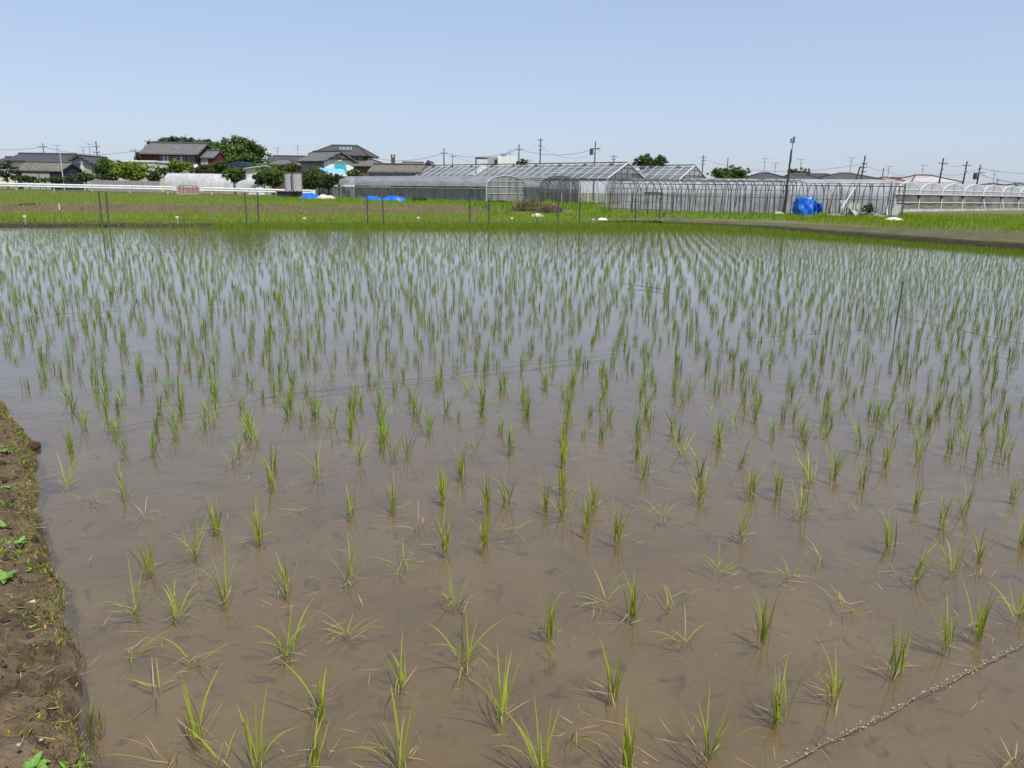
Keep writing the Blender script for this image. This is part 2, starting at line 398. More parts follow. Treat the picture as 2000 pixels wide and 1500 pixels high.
def mud_bed():
    xs = np.arange(-5.5, 7.5, .04); ys = np.arange(.5, 9.5, .04); rng = np.random.default_rng(4)
    X, Y = np.meshgrid(xs, ys); Z = np.zeros_like(X)
    for k in range(26):                                   # broad lumps and hollows
        a = rng.uniform(0, 6.28); f = rng.uniform(1.5, 14); Z += np.sin(X*math.cos(a)*f+Y*math.sin(a)*f+rng.uniform(0, 6.28))*.010/(f**.45)/1.6
    for k in range(60):                                   # old footprints and planting dents
        cx, cy = rng.uniform(-4, 6), rng.uniform(1.5, 9); a = rng.uniform(0, 3.14); u = (X-cx)*math.cos(a)+(Y-cy)*math.sin(a); v = -(X-cx)*math.sin(a)+(Y-cy)*math.cos(a)
        d = (u/.13)**2+(v/.055)**2; Z += -.022*np.exp(-d)+.008*np.exp(-(np.sqrt(d)-1.5)**2*4)
    Z = np.clip(-.050+Z, -.088, -.012)
    e = np.minimum(np.minimum(X-xs[0], xs[-1]-X), np.minimum(Y-ys[0], ys[-1]-Y)); Z = np.where(e < .05, -.099, Z)
    nx, ny = len(xs), len(ys); i, j = np.meshgrid(np.arange(nx-1), np.arange(ny-1)); a = (j*nx+i).ravel()
    o = link('mud_bed', np_mesh('mud_bed', np.stack([X, Y, Z], -1).reshape(-1, 3), np.stack([a, a+1, a+1+nx, a+nx], -1)), 'mud', smooth=True)
    tag(o, kind='structure')
mud_bed()
def strip(name, line, outer, n_s, n_t, prof, amp, freq, mat):
    """ridge of earth between an inner polyline and an outer one"""
    def resample(pl, n):
        pl = np.array(pl, float); d = np.concatenate([[0], np.cumsum(np.linalg.norm(np.diff(pl, axis=0), axis=1))])
        s = np.linspace(0, d[-1], n); return np.stack([np.interp(s, d, pl[:, 0]), np.interp(s, d, pl[:, 1])], 1)
    A = resample(line, n_s); B = resample(outer, n_s); V = []
    for i in range(n_s):
        for j in range(n_t):
            t = j/(n_t-1); p = A[i]*(1-t)+B[i]*t
            wob = .25*fbm(p[0]*.5, p[1]*.5, 3)*(0.5 if j == 0 else .2)
            x, y = p[0]+wob*.5, p[1]+wob*.5
            z = np.interp(t, [q[0] for q in prof], [q[1] for q in prof]) + amp*fbm(x*freq, y*freq, 1.7)*min(1, 4*t*(1-t)+.3)
            V.append((x, y, z))
    Q = [(i*n_t+j, (i+1)*n_t+j, (i+1)*n_t+j+1, i*n_t+j+1) for i in range(n_s-1) for j in range(n_t-1)]
    me = bpy.data.meshes.new(name); me.from_pydata(V, [], Q); me.update()
    o = link(name, me, mat, smooth=True); return tag(o, kind='structure')
lx = [-58, -40, -20, 0, 9]
MAT['wet_shade'] = M('wet_shaded_soil', (.020, .017, .008), (.038, .034, .014), scale=3, rough=.7, bump=.6, bscale=12, spec=.2)  # wet mud darkened to paint in the shade of the near faces
strip('levee', [(x, LEV(x)-.35) for x in lx], [(x, LEV(x)+1.3) for x in lx], 240, 7,
      [(0, -.06), (.25, .09), (.5, .14), (.75, .11), (1, -.05)], .04, 1.3, 'levee')
strip('dike', [(8.2, 42.0)]+DIKE[1:], [(4.5, 44.5), (9, 50.5), (14.2, 48.0), (20.5, 42.5), (27, 38), (40, 22), (48, 8), (52, -8)], 160, 16,
      [(0, -.10), (.035, .16), (.08, .27), (.2, .27), (.6, .2), (.9, .14), (1, -.04)], .05, .9, 'dike')

strip('levee_foot', [(x, LEV(x)-.62) for x in lx], [(x, LEV(x)-.12) for x in lx], 240, 4, [(0, -.08), (.3, .07), (.8, .10), (1, .05)], .02, 1.7, 'wet_shade')
strip('dike_foot', [(7.6, 41.8)]+[(x-.45, y-.1) for x, y in DIKE[1:]], [(8.4, 42.3)]+[(x+.15, y+.05) for x, y in DIKE[1:]], 160, 5, [(0, -.10), (.35, .15), (.75, .24), (1, .16)], .025, 1.5, 'wet_shade')  # strip added to paint the dike's shaded near face dark
# ------------------------------------------------------------------ road with kerb, left background
def road():
    xs = np.linspace(-130, -23, 40)
    m = MB(); k = MB()
    for i in range(len(xs)-1):
        a, b = xs[i], xs[i+1]; za, zb = float(road_z(a))+.10, float(road_z(b))+.10
        m.add([(a, 101.6, za), (b, 101.6, zb), (b, 107, zb), (a, 107, za)], [(0, 1, 2, 3)])
        k.add([(a, 101.2, za-.35), (b, 101.2, zb-.35), (b, 101.2, zb+.05), (a, 101.2, za+.05), (a, 101.65, za+.05), (b, 101.65, zb+.05)], [(0, 1, 2, 3), (3, 2, 5, 4)])
    tag(m.build('road', 'asphalt'), kind='structure'); tag(k.build('kerb', 'concrete'), kind='structure')
road()

# ================================================================== LEFT BANK
EDGE = [(6.5, .35), (3, .55), (.6, .72), (-.55, 1.0), (-.95, 1.5), (-1.2, 1.95), (-1.45, 2.38), (-1.70, 2.75), (-1.98, 3.12), (-2.27, 3.52), (-2.72, 4.22), (-3.2, 4.95), (-4.25, 6.18), (-6.2, 8.3), (-10, 12), (-18, 19)]
def edge_frame():
    e = np.array(EDGE); d = np.concatenate([[0], np.cumsum(np.linalg.norm(np.diff(e, axis=0), axis=1))])
    def at(s):
        p = np.array([np.interp(s, d, e[:, 0]), np.interp(s, d, e[:, 1])])
        q = np.array([np.interp(s+.15, d, e[:, 0]), np.interp(s+.15, d, e[:, 1])]); r = np.array([np.interp(s-.15, d, e[:, 0]), np.interp(s-.15, d, e[:, 1])])
        t = (q-r)/np.linalg.norm(q-r); return p, np.array([-t[1], t[0]])      # normal pointing to the land
    return at, d
edge_at, edge_d = edge_frame()
_p, _n = edge_at(edge_d[6])
SGN = 1.0 if _n[0] < 0 else -1.0
def bank_z(x, y, t):
    z = -.06 + .115*sm(0, .10, t) + .06*sm(.08, .45, t)
    k = float(sm(.0, .15, t))
    z += k*(.030*fbm(x*2.6, y*2.6, 0) + .018*fbm(x*9, y*9, 4, 3) + .008*mnoise.noise((x*34, y*34, 2)))
    c = abs(mnoise.noise((x*3.1+5, y*3.1, 9)))           # cracks and gaps between clods
    z -= k*.055*max(0, 1-c/.07)
    return float(z)
def build_bank():
    S = np.concatenate([np.linspace(0, edge_d[3], 20)[:-1], np.arange(edge_d[3], edge_d[12], .022), np.linspace(edge_d[12], edge_d[-1], 60)])
    Tt = np.concatenate([np.linspace(-.06, .9, 44), np.linspace(1.0, 4.0, 10)])
    V = []
    for s in S:
        p, n = edge_at(s); n = n*SGN
        wob = .035*fbm(s*2.2, .3, 8, 4)
        for t in Tt:
            q = p + n*(t+wob*(1 if t < .4 else .3)); V.append((q[0], q[1], bank_z(q[0], q[1], t)))
    k = len(Tt)
    Q = [(i*k+j, (i+1)*k+j, (i+1)*k+j+1, i*k+j+1) for i in range(len(S)-1) for j in range(k-1)]
    me = bpy.data.meshes.new('earth_bank'); me.from_pydata(V, [], Q); me.update()
    tag(link('earth_bank', me, 'bank', smooth=True), kind='structure')
build_bank()
def bank_point(s, t):
    p, n = edge_at(s); q = p+n*SGN*(t+.035*fbm(s*2.2, .3, 8, 4)); return Vector((q[0], q[1], bank_z(q[0], q[1], t)))
S0, S1 = edge_d[3], edge_d[12]
def bank_stuff():
    # clods
    m = MB()
    for _ in range(900):
        s = random.uniform(S0, S1); t = random.uniform(.03, 1.0); c = bank_point(s, t); r = random.choice([.004, .006, .008, .012, .02])*random.uniform(.7, 1.3)
        vs = []
        for v in ((1,0,0),(-1,0,0),(0,1,0),(0,-1,0),(0,0,1),(0,0,-1)):
            vs.append(c+Vector(v)*r*random.uniform(.6, 1.25)+Vector((0, 0, r*.3)))
        m.add(vs, [(0,2,4),(2,1,4),(1,3,4),(3,0,4),(2,0,5),(1,2,5),(3,1,5),(0,3,5)])
    tag(m.build('soil_clods', 'clod'), 'small crumbled soil clods scattered over the earth bank', 'soil', kind='stuff')
    # straw bits
    n = 1000; S = RNG.uniform(S0, S1, n); Tt = RNG.uniform(.0, .9, n)
    b = np.array([bank_point(s, t)+Vector((0, 0, .008)) for s, t in zip(S, Tt)])
    V, Q = blades(b, RNG.uniform(0, 6.28, n), RNG.uniform(1.35, 1.6, n), RNG.uniform(.015, .07, n), RNG.uniform(-.2, .3, n), RNG.uniform(.003, .006, n), 2)
    tag(link('straw_bits', np_mesh('straw_bits', V, Q), 'straw'), 'short dry straw bits lying on the bank soil', 'straw', kind='stuff')
    # moss and fine grass along the waterline
    n = 22000; S = RNG.uniform(S0, S1+1, n); Tt = np.abs(RNG.normal(.055, .05, n))+.0
    keep = np.array([fbm(s_*2.2, t_*9, 5) > -.32 for s_, t_ in zip(S, Tt)]); S = S[keep]; Tt = Tt[keep]; n = len(S)
    b = np.array([bank_point(s, t) for s, t in zip(S, Tt)])
    V, Q = blades(b, RNG.uniform(0, 6.28, n), RNG.uniform(.1, 1.1, n), RNG.uniform(.006, .026, n), RNG.uniform(0, .8, n), RNG.uniform(.0015, .0045, n), 2)
    tag(link('waterline_moss', np_mesh('waterline_moss', V, Q), 'moss'), 'yellowish moss fringe along the waterline of the bank', 'moss', kind='stuff')
    # tiny sprouts
    n = 2600; cs = RNG.uniform(S0, S1+.5, 170); ct = RNG.uniform(.05, .8, 170); pick = RNG.integers(0, 170, n)
    b = np.array([bank_point(cs[i]+random.gauss(0, .03), max(.02, ct[i]+random.gauss(0, .03))) for i in pick])
    V, Q = blades(b, RNG.uniform(0, 6.28, n), RNG.uniform(.3, 1.3, n), RNG.uniform(.012, .04, n), RNG.uniform(0, .8, n), RNG.uniform(.005, .012, n), 2)
    tag(link('bank_sprouts', np_mesh('bank_sprouts', V, Q), 'weed'), 'tiny green weed sprouts dotted over the bank soil', 'weeds', kind='stuff')
bank_stuff()

def leaf_mesh(L, W, curl, lobes=False):
    m = MB(); n = 7; pr = []
    for i in range(n+1):
        s = i/n; wd = W*math.sin(math.pi*min(1, s*.86+.12))**.8*(1 if not lobes or i % 2 else .66)
        if i == n: wd = .001
        r = L*s; z = L*(.55*s-.55*curl*s*s*1.6)
        pr.append((r, wd, z))
    vs = []
    for r, wd, z in pr: vs += [(r, -wd/2, z+wd*.15), (r, 0, z), (r, wd/2, z+wd*.15)]
    fs = []
    for i in range(n):
        for j in range(2): fs.append((i*3+j, (i+1)*3+j, (i+1)*3+j+1, i*3+j+1))
    m.add(vs, fs); return m.mesh('leaf')
def weed_plant(px, py, L, nleaf, label, lobes=False, W=.4, curl=.6, name='bank_weed'):
    p = G(px, py, .1); t = thing(name, label, 'weed', (p.x, p.y, p.z-.015), random.uniform(0, 6), 'weeds on the earth bank')
    # settle on the soil
    best = min(((Vector((bank_point(s, tt).x, bank_point(s, tt).y)) - p.xy).length, bank_point(s, tt).z) for s in np.arange(S0-.5, S1+.5, .06) for tt in (.05, .2, .35, .5, .7, .9))
    t.location.z = best[1]-.004
    for i in range(nleaf):
        l = L*random.uniform(.65, 1.1)
        o = link('leaf', leaf_mesh(l, l*W, curl*random.uniform(.5, 1.3), lobes), 'broad', t, smooth=True)
        o.rotation_euler = (random.uniform(-.2, .2), -random.uniform(.1, .7), 6.283*i/nleaf+random.uniform(-.4, .4))
    return t
weed_plant(128, 1500, .085, 5, 'big pale green lobed weed at the bottom edge of the bank', True, .42, .4)
weed_plant(62, 1475, .05, 7, 'light green rosette of rounded leaves near the bottom left corner', False, .5, .7)
weed_plant(8, 1122, .075, 6, 'broad bright green leafed weed at the left edge above the pink petal', True, .6, .6)
weed_plant(38, 1052, .05, 5, 'small green weed above the broad leafed one on the bank', False, .5, .6)
weed_plant(6, 1020, .07, 6, 'lush upright green weed cut by the left edge of the photo', False, .35, .3)
weed_plant(60, 1100, .03, 6, 'small spreading weed close to the waterline, right of the broad leafed one', False, .4, .5)
weed_plant(95, 1080, .035, 5, 'thin leafed weed leaning out over the waterline of the bank', False, .25, .5)
weed_plant(12, 940, .05, 7, 'dense green weed in the middle of the bank at the left edge', False, .4, .6)
weed_plant(45, 1008, .03, 4, 'two tiny pale leaves sprouting on bare soil mid bank', False, .45, .5)
weed_plant(10, 870, .04, 8, 'small leaf cluster at the upper end of the bank', False, .45, .7)
weed_plant(60, 1205, .022, 4, 'tiny sprout right below the pink petal on the bank', False, .45, .6)
weed_plant(152, 1390, .03, 3, 'two-leaved sprout beside the moss tufts near the water', False, .45, .5)
weed_plant(112, 1430, .03, 4, 'little green sprout above the big lobed weed', False, .4, .5)
def grass_tuft(px, py, h, n, label, name='grass_tuft'):
    p = G(px, py, .03); N = n
    b = np.zeros((N, 3)); b[:, :2] = RNG.normal(0, .006, (N, 2))
    V, Q = blades(b, RNG.uniform(0, 6.28, N), RNG.uniform(.0, .25, N), RNG.uniform(.6, 1.1, N)*h, RNG.uniform(.1, .7, N), RNG.uniform(.002, .0045, N), 4)
    o = link(name, np_mesh(name, V, Q), 'moss'); o.location = (p.x, p.y, p.z-.03)
    return tag(o, label, 'grass', 'grass tufts at the edge of the bank')
grass_tuft(178, 1415, .12, 26, 'olive grass tuft at the bank edge near the bottom')
grass_tuft(194, 1412, .11, 14, 'thin reddish grass tuft standing just right of the olive one')
grass_tuft(44, 880, .10, 12, 'yellow green grass tuft beside the mud lump')
grass_tuft(36, 830, .07, 9, 'short grass blades at the upper bank edge above the mud lump')
p = G(62, 1176, .12); m = MB(); m.add([(-.012, -.008, 0), (.0, -.012, .006), (.014, -.004, .002), (.010, .008, .007), (-.006, .009, .003)], [(0, 1, 2, 3, 4)])
o = m.build('petal', 'petal'); o.location = p; tag(o, 'single pink petal lying on the bare bank soil', 'petal')
for px, py, r, lb in ((36, 1455, .007, 'round whitish pebble near the bottom left weeds'), (80, 1445, .006, 'small pale pebble between the bottom weeds on the bank')):
    p = G(px, py, .12); m = MB(); m.lathe([(.001, -r*.6), (r*.8, -r*.3), (r, 0), (r*.75, r*.45), (.001, r*.7)], 9)
    o = m.build('pebble', 'stone', smooth=True); o.location = p; tag(o, lb, 'pebble', 'pebbles on the bank')
p = G(66, 868, .03); m = MB(); vs = []
m.lathe([(.002, -.04), (.04, -.03), (.045, -.01), (.035, .008), (.018, .016), (.001, .018)], 12)
m.v = [(x*(1+.3*mnoise.noise((x*40, y*40, z*40))), y*(1+.35*mnoise.noise((y*40, z*40, x*30+4))), z) for x, y, z in m.v]
o = m.build('mud_lump', 'clod', smooth=True); o.location = p; tag(o, 'dark mud lump jutting from the bank into the water', 'mud')

# ================================================================== RICE
def rice_params(kind, rng, n=None):
    if kind == 'u':      # upright dense
        n = n or rng.integers(12, 18)
        return dict(n=n, tilt=rng.uniform(.0, .22, n), L=rng.uniform(.13, .27, n), bend=np.abs(rng.normal(.15, .4, n)), w=rng.uniform(.0048, .0082, n))
    if kind == 'a':      # arched, open
        n = n or rng.integers(8, 13)
        return dict(n=n, tilt=rng.uniform(.05, .45, n), L=rng.uniform(.15, .30, n), bend=np.abs(rng.normal(.6, .6, n)), w=rng.uniform(.0045, .0082, n))
    n = n or rng.integers(5, 9)
    return dict(n=n, tilt=rng.uniform(.3, 1.0, n), L=rng.uniform(.12, .24, n), bend=np.abs(rng.normal(1.1, .6, n)), w=rng.uniform(.0035, .006, n))
def clamp_z(V, lo=-.04):
    V[:, 2] = np.maximum(V[:, 2], lo); return V
def rice_geo(kind, rng, nseg=7, folded=True, scale=1.0):
    q = rice_params(kind, rng); n = q['n']
    b = np.zeros((n, 3)); b[:, :2] = rng.normal(0, .010, (n, 2)); b[:, 2] = -.03
    az = rng.uniform(0, 6.28, n)
    return b, az, q['tilt'], q['L']*scale+.02, np.minimum(q['bend'], 2.3), q['w'], nseg, folded
FRONT = [  # base px, py, kind
 (385,1445,'a'),(332,1492,'f'),(500,1495,'a'),(612,1498,'a'),(783,1490,'a'),(1058,1515,'a'),(1225,1495,'u'),(1385,1478,'a'),(1520,1405,'u'),
 (625,1390,'a'),(980,1405,'a'),(1122,1428,'f'),(1198,1355,'u'),(1630,1365,'a'),(1750,1308,'u'),(1846,1262,'u'),(1912,1240,'u'),(1990,1205,'a'),
 (308,1345,'f'),(783,1338,'a'),(908,1295,'a'),(1075,1238,'u'),(1236,1200,'u'),(1490,1245,'u'),(565,1278,'a'),(680,1238,'f'),(376,1290,'f'),(255,1278,'f'),
 (266,1200,'a'),(442,1175,'a'),(346,1205,'a'),(562,1158,'a'),(686,1130,'a'),(886,1185,'a'),(1176,1172,'f'),(1406,1115,'f'),(1545,1125,'f'),(1650,1185,'f'),
 (1785,1135,'a'),(1860,1118,'a'),(1915,1093,'a'),(1735,1065,'u'),(1996,1062,'u'),(288,1115,'u'),(377,1085,'a'),(785,1098,'f'),(506,1053,'u'),(422,1032,'u'),
 (870,1068,'u'),(946,1065,'u'),(1000,1035,'f'),(1146,1035,'u'),(1206,1053,'u'),(1446,1048,'a'),(1566,1005,'a'),(1602,1085,'f'),(1840,1022,'u'),(1790,988,'u'),
 (685,1005,'u'),(768,995,'u'),(865,972,'u'),(950,990,'u'),(990,975,'a'),(1368,975,'a'),(1628,932,'u'),(1685,948,'u'),(1730,908,'u'),(1582,940,'a'),
 (1520,962,'u'),(1466,963,'u'),(1915,905,'u'),(1968,895,'u'),(900,928,'u'),(1100,1003,'a'),(1066,992,'u'),(1098,955,'u'),(1162,990,'u'),(585,1003,'f'),
 (130,943,'a'),(242,965,'a'),(172,975,'f'),(280,1005,'f'),(1262,925,'u'),(1332,885,'a'),(1403,872,'u'),(1882,1000,'a'),(1980,975,'u'),(1672,1000,'f'),(1975,1490,'f'),
 (700,895,'a'),(620,930,'a'),(530,950,'a'),(450,905,'f'),(1290,1005,'f'),(1100,905,'u'),(820,1030,'f'),(1340,1255,'f'),(1310,1180,'f'),(440,1490,'f')]
def project_y(x, y):
    zc = y*math.cos(PITCH)+EYE*math.sin(PITCH); yc = y*math.sin(PITCH)-EYE*math.cos(PITCH)
    return 750-F*(yc/zc)+ROLL*F*x/zc
LOOK = {'u': 'upright bushy rice seedling', 'a': 'open arching rice seedling', 'f': 'weak yellowing rice seedling'}
def ordinal(k):
    w_ = ['first', 'second', 'third', 'fourth', 'fifth', 'sixth', 'seventh', 'eighth', 'ninth', 'tenth', 'eleventh', 'twelfth', 'thirteenth', 'fourteenth', 'fifteenth',
          'sixteenth', 'seventeenth', 'eighteenth', 'nineteenth', 'twentieth']
    return w_[k] if k < 20 else 'twenty-' + w_[k-20]
RICE_POS = []; SEEDLINGS = []
def front_rice():
    rng = np.random.default_rng(5)
    for px, py, kd in FRONT:
        if True:
            p = G(px, py); RICE_POS.append((p.x, p.y))
            t = thing('rice_seedling', '', 'rice', (p.x, p.y, 0), 0, 'rice seedlings in the flooded paddy'); SEEDLINGS.append((t, kd))
            b, az, ti, L, be, w_, ns, fo = rice_geo(kd, rng, 7, True, .90); w_ = w_*.88
            for i in range(len(b)):
                V, Q = blades(b[i:i+1], az[i:i+1], ti[i:i+1], L[i:i+1], be[i:i+1], w_[i:i+1], ns, rng.uniform(-.7, .7, 1), fo)
                V = clamp_z(V, .001 if V[-1, 2] < 0 else -.05)
                link('blade', np_mesh('blade', V, Q), 'straw' if (kd == 'f' and rng.random() < .12) else 'rice', t, smooth=True)
            for i in range(int(rng.integers(1, 4))):      # dead outer leaves lying on the water
                V, Q = blades(np.array([[rng.normal(0, .012), rng.normal(0, .012), .012]]), rng.uniform(0, 6.28, 1), rng.uniform(1.35, 1.56, 1), rng.uniform(.05, .13, 1),
                              rng.uniform(0, .12, 1), rng.uniform(.003, .005, 1), 3)
                link('dead_leaf', np_mesh('dead_leaf', clamp_z(V, .002), Q), 'straw', t)
front_rice()

def field_positions():
    rng = np.random.default_rng(21); out = []
    ang = R(10); ca, sa = math.cos(ang), math.sin(ang)
    n1, n2 = 200, 380
    U, Vv = np.meshgrid(np.arange(-n1, n1)*.31, np.arange(0, n2)*.195)
    x = U*ca+Vv*sa; y = -U*sa+Vv*ca
    x = x.ravel(); y = y.ravel()
    messy = 1-sm(1.5, 6.5, x-.05*y)                          # the left part was planted unevenly
    x = x+rng.normal(0, 1, len(x))*(.02+.055*messy); y = y+rng.normal(0, 1, len(x))*(.02+.06*messy)
    ok = (y > 4.5) & (y < 43) & in_paddy(x+.35, y+.35) & (y < LEV(x)-.5) & (np.abs(x) < 1.0+.76*y) & (x < dike_x(y)-.6)
    ok &= x > np.interp(y, [3.5, 4.95, 6.2, 8.3, 12, 19], [-2.1, -3.0, -4.0, -5.9, -9.6, -17.5])
    drop = .05*sm(9.5, 5.5, y) + .16*messy          # thinner stand near the camera
    ok &= rng.random(len(x)) > drop
    # the last strip before the levee is open water on the left
    gap = (x < -11) & (y > LEV(x)-2.2) & (rng.random(len(x)) < .6); ok &= ~gap
    P_ = np.stack([x[ok], y[ok]], 1)
    ne = 8000; xe = rng.uniform(-13, 11, ne); ye = LEV(xe)-.5-np.abs(rng.normal(0, 2.8, ne))*np.clip((xe+15)/14, .3, 1)   # thick stand along the levee
    nd = 3000; yd = rng.uniform(22, 42, nd); xd = dike_x(yd)-.7-np.abs(rng.normal(0, 1.2, nd)); xe = np.concatenate([xe, xd]); ye = np.concatenate([ye, yd])
    ke = (xe < dike_x(ye)-.6) & (ye < LEV(xe)-.4); P_ = np.concatenate([P_, np.stack([xe[ke], ye[ke]], 1)])
    F_ = np.array(RICE_POS); d = np.min(np.linalg.norm(P_[:, None, :]-F_[None], axis=2), axis=1) if len(P_) < 60000 else None
    P_ = P_[d > .17]
    # keep clear of strip already placed by hand
    hand = np.array([G(1000, 905).y])[0]
    P_ = P_[(P_[:, 1] > 5.0) | (rng.random(len(P_)) < .55)]
    return P_[np.argsort(np.hypot(P_[:, 0], P_[:, 1]))]
POS = field_positions()
NIND = 300-len(FRONT)
def mid_rice():
    rng = np.random.default_rng(8); meshes = []
    for k in range(16):
        kd = 'uuuuaaauuaufuaua'[k]
        b, az, ti, L, be, w_, ns, fo = rice_geo(kd, rng, 5, False, .82)
        V, Q = blades(b, az, ti, L, be, w_*.8, ns)
        me = np_mesh('rice_seedling', clamp_z(V, -.03), Q); me.materials.append(MAT['rice_mid']); meshes.append((kd, me))
    wh = lambda x, y: 'left' if x < -.22*y else ('right' if x > .3*y else 'middle')
    for x, y in POS[:NIND]:
        kd, me = meshes[rng.integers(0, 16)]
        o = bpy.data.objects.new('rice_seedling', me); COL.objects.link(o)
        o.location = (x, y, 0); o.rotation_euler = (rng.normal(0, .06), rng.normal(0, .06), rng.uniform(0, 6.28)); s = rng.uniform(.85, 1.15); o.scale = (s, s, s)
        tag(o, None, 'rice', 'rice seedlings in the flooded paddy'); SEEDLINGS.append((o, kd))
mid_rice()
def label_rice():
    q = sorted(((project_y(o.location.x, o.location.y), o.location.x/o.location.y, o, kd) for o, kd in SEEDLINGS), key=lambda e: -e[0])
    for b in range(0, len(q), 18):
        for k, (_, _, o, kd) in enumerate(sorted(q[b:b+18], key=lambda e: e[1])):
            o['label'] = f'{LOOK[kd]}, {ordinal(k)} from left in the {ordinal(b//18)} strip from the bottom edge'
label_rice()
def far_rice():
    rng = np.random.default_rng(9)
    P_ = POS[NIND:]
    dist = np.hypot(P_[:, 0], P_[:, 1])
    for lo, hi, nb, ns, ws in ((0, 14, 11, 4, .85), (14, 24, 10, 3, .82), (24, 99, 8, 2, .95)):
        q = P_[(dist >= lo) & (dist < hi)]; n = len(q); dist_q = np.hypot(q[:, 0], q[:, 1])
        if not n: continue
        vig = np.clip(rng.normal(1, .22, n), .45, 1.4); lean = rng.normal(0, .05, (n, 2)); loose = np.clip(rng.normal(.3, .3, n), .05, 1.1)
        idx = np.repeat(np.arange(n), nb); N = len(idx)
        keep = rng.random(N) < (.55+.45*np.clip(vig[idx], 0, 1)); idx = idx[keep]; N = len(idx)
        b = np.zeros((N, 3)); b[:, :2] = q[idx]+rng.normal(0, .013, (N, 2)); b[:, 2] = -.02
        tilt = rng.uniform(0, .20, N)*(.5+loose[idx]); L = rng.uniform(.10, .205, N)*vig[idx]*(1-.20*sm(14, 24, dist_q[idx])+.45*sm(32, 38, dist_q[idx]))
        be = np.abs(rng.normal(0, .55, N))*(.4+loose[idx])
        V, Q = blades(b, rng.uniform(0, 6.28, N), tilt, L, np.minimum(be, 2), rng.uniform(.0045, .0075, N)*ws, ns)
        nm = 'distant_rice'
        o = link(nm, np_mesh(nm, clamp_z(V, -.03), Q), 'rice_far')
        tag(o, {0: 'mass of rice seedlings in the middle of the flooded paddy', 14: 'mass of rice seedlings in the farther half of the flooded paddy',
                24: 'dense far mass of rice seedlings in front of the levee'}[lo], 'rice', kind='stuff')
far_rice()

# floating straw
def floats():
    rng = np.random.default_rng(3); n = 800
    y = rng.uniform(1.9, 11, n); x = rng.uniform(-1, 1, n)*(.3+.72*y)
    ok = x > np.interp(y, [1, 1.95, 2.75, 3.5, 4.95, 6.2, 8.3, 12], [-.4, -1.1, -1.6, -2.15, -3.1, -4.1, -6, -9.5]); x = x[ok]; y = y[ok]; n = len(x)
    k = rng.random(n) < .55; rp = np.array(RICE_POS)[rng.integers(0, len(RICE_POS), n)]; x = np.where(k, rp[:, 0]+rng.normal(0, .07, n), x); y = np.where(k, rp[:, 1]+rng.normal(0, .07, n), y)
    b = np.stack([x, y, np.full(n, .004)], 1)
    V, Q = blades(b, rng.uniform(0, 6.28, n), np.full(n, 1.54), rng.uniform(.02, .12, n), rng.uniform(-.02, .05, n), rng.uniform(.0015, .0038, n), 2)
    tag(link('floating_straw', np_mesh('floating_straw', clamp_z(V, .002), Q), 'straw'), 'thin bits of dead rice leaf floating on the water', 'straw', kind='stuff')
floats()

# ------------------------------------------------------------------ strings, rod and rope in the paddy
def sag(a, b, s, n=14): return [Vector(a).lerp(Vector(b), i/n)-Vector((0, 0, 4*s*(i/n)*(1-i/n))) for i in range(n+1)]
def string(name, label, pts, r, mat, s=.01):
    m = MB()
    for a, b in zip(pts[:-1], pts[1:]): m.tube(sag(a, b, s), r, 4)
    o = m.build(name, mat); return tag(o, label, 'string')
string('guide_string', 'long green string stretched over the water from the left bank', [G(-60, 770, .12), G(480, 738, .10), G(1215, 688, .05)], .0018, 'string_green')
string('guide_string', 'thin dark line added as the reflection of the long green string', [G(215, 838, .02), G(560, 770, .03), G(1000, 716, .03), G(1210, 690, .03)], .0016, 'string_dark', .004)  # dark tube laid on the water to stand in for the green string's reflection
string('guide_string', 'dark string with red tags running right from the thin rod', [G(1752, 617, .10), G(2060, 684, .12)], .0018, 'string_dark', .01)
string('guide_string', 'faint string from the thin rod towards the middle of the paddy', [G(1740, 640, .06), G(1440, 662, .03)], .0016, 'string_dark', .01)
string('guide_string', 'short dark rope piece in the middle distance left of the thin rod', [G(1220, 553, .05), G(1298, 565, .04)], .004, 'string_dark', .01)
string('guide_string', 'dark string at the far left of the middle distance', [G(-20, 640, .08), G(120, 612, .06), G(235, 607, .05)], .0018, 'string_dark', .01)
for i in range(5):
    q = G(1752, 617, .10).lerp(G(2060, 684, .12), .2+.17*i); m = MB(); m.box(-.003, .003, -.003, .003, -.02, .0)
    o = m.build('string_tag', 'string_red'); o.location = q; tag(o, f'tiny red tag on the dark string, {ordinal(i)} from the thin rod', 'tag', 'red tags on the string')
t = thing('marker_rod', 'thin dark metal rod standing in the paddy on the right', 'rod', G(1748, 645))
m = MB(); m.tube([(0, 0, -.05), (.012, 0, .35), (.02, 0, .64)], .008, 7); m.build('shaft', 'frame', t)
m = MB(); m.tube([(.0, 0, .17), (.014, .012, .18), (.02, -.01, .19), (.0, -.012, .175)], .006, 5); m.build('string_knot', 'string_dark', t)
a, b = G(1490, 1515, .004), G(2040, 1238, .004)
t = thing('mud_rope', 'muddy rope with pale debris floating across the lower right corner', 'rope', (0, 0, 0))
m = MB(); pts = []
for i in range(60):
    s = i/59; q = a.lerp(b, s); pts.append((q.x+.012*fbm(s*9, 1, 1), q.y+.012*fbm(s*9, 5, 1), .003))
m.tube(pts, .0024, 6); m.build('rope', 'rope', t, smooth=True)
m = MB()
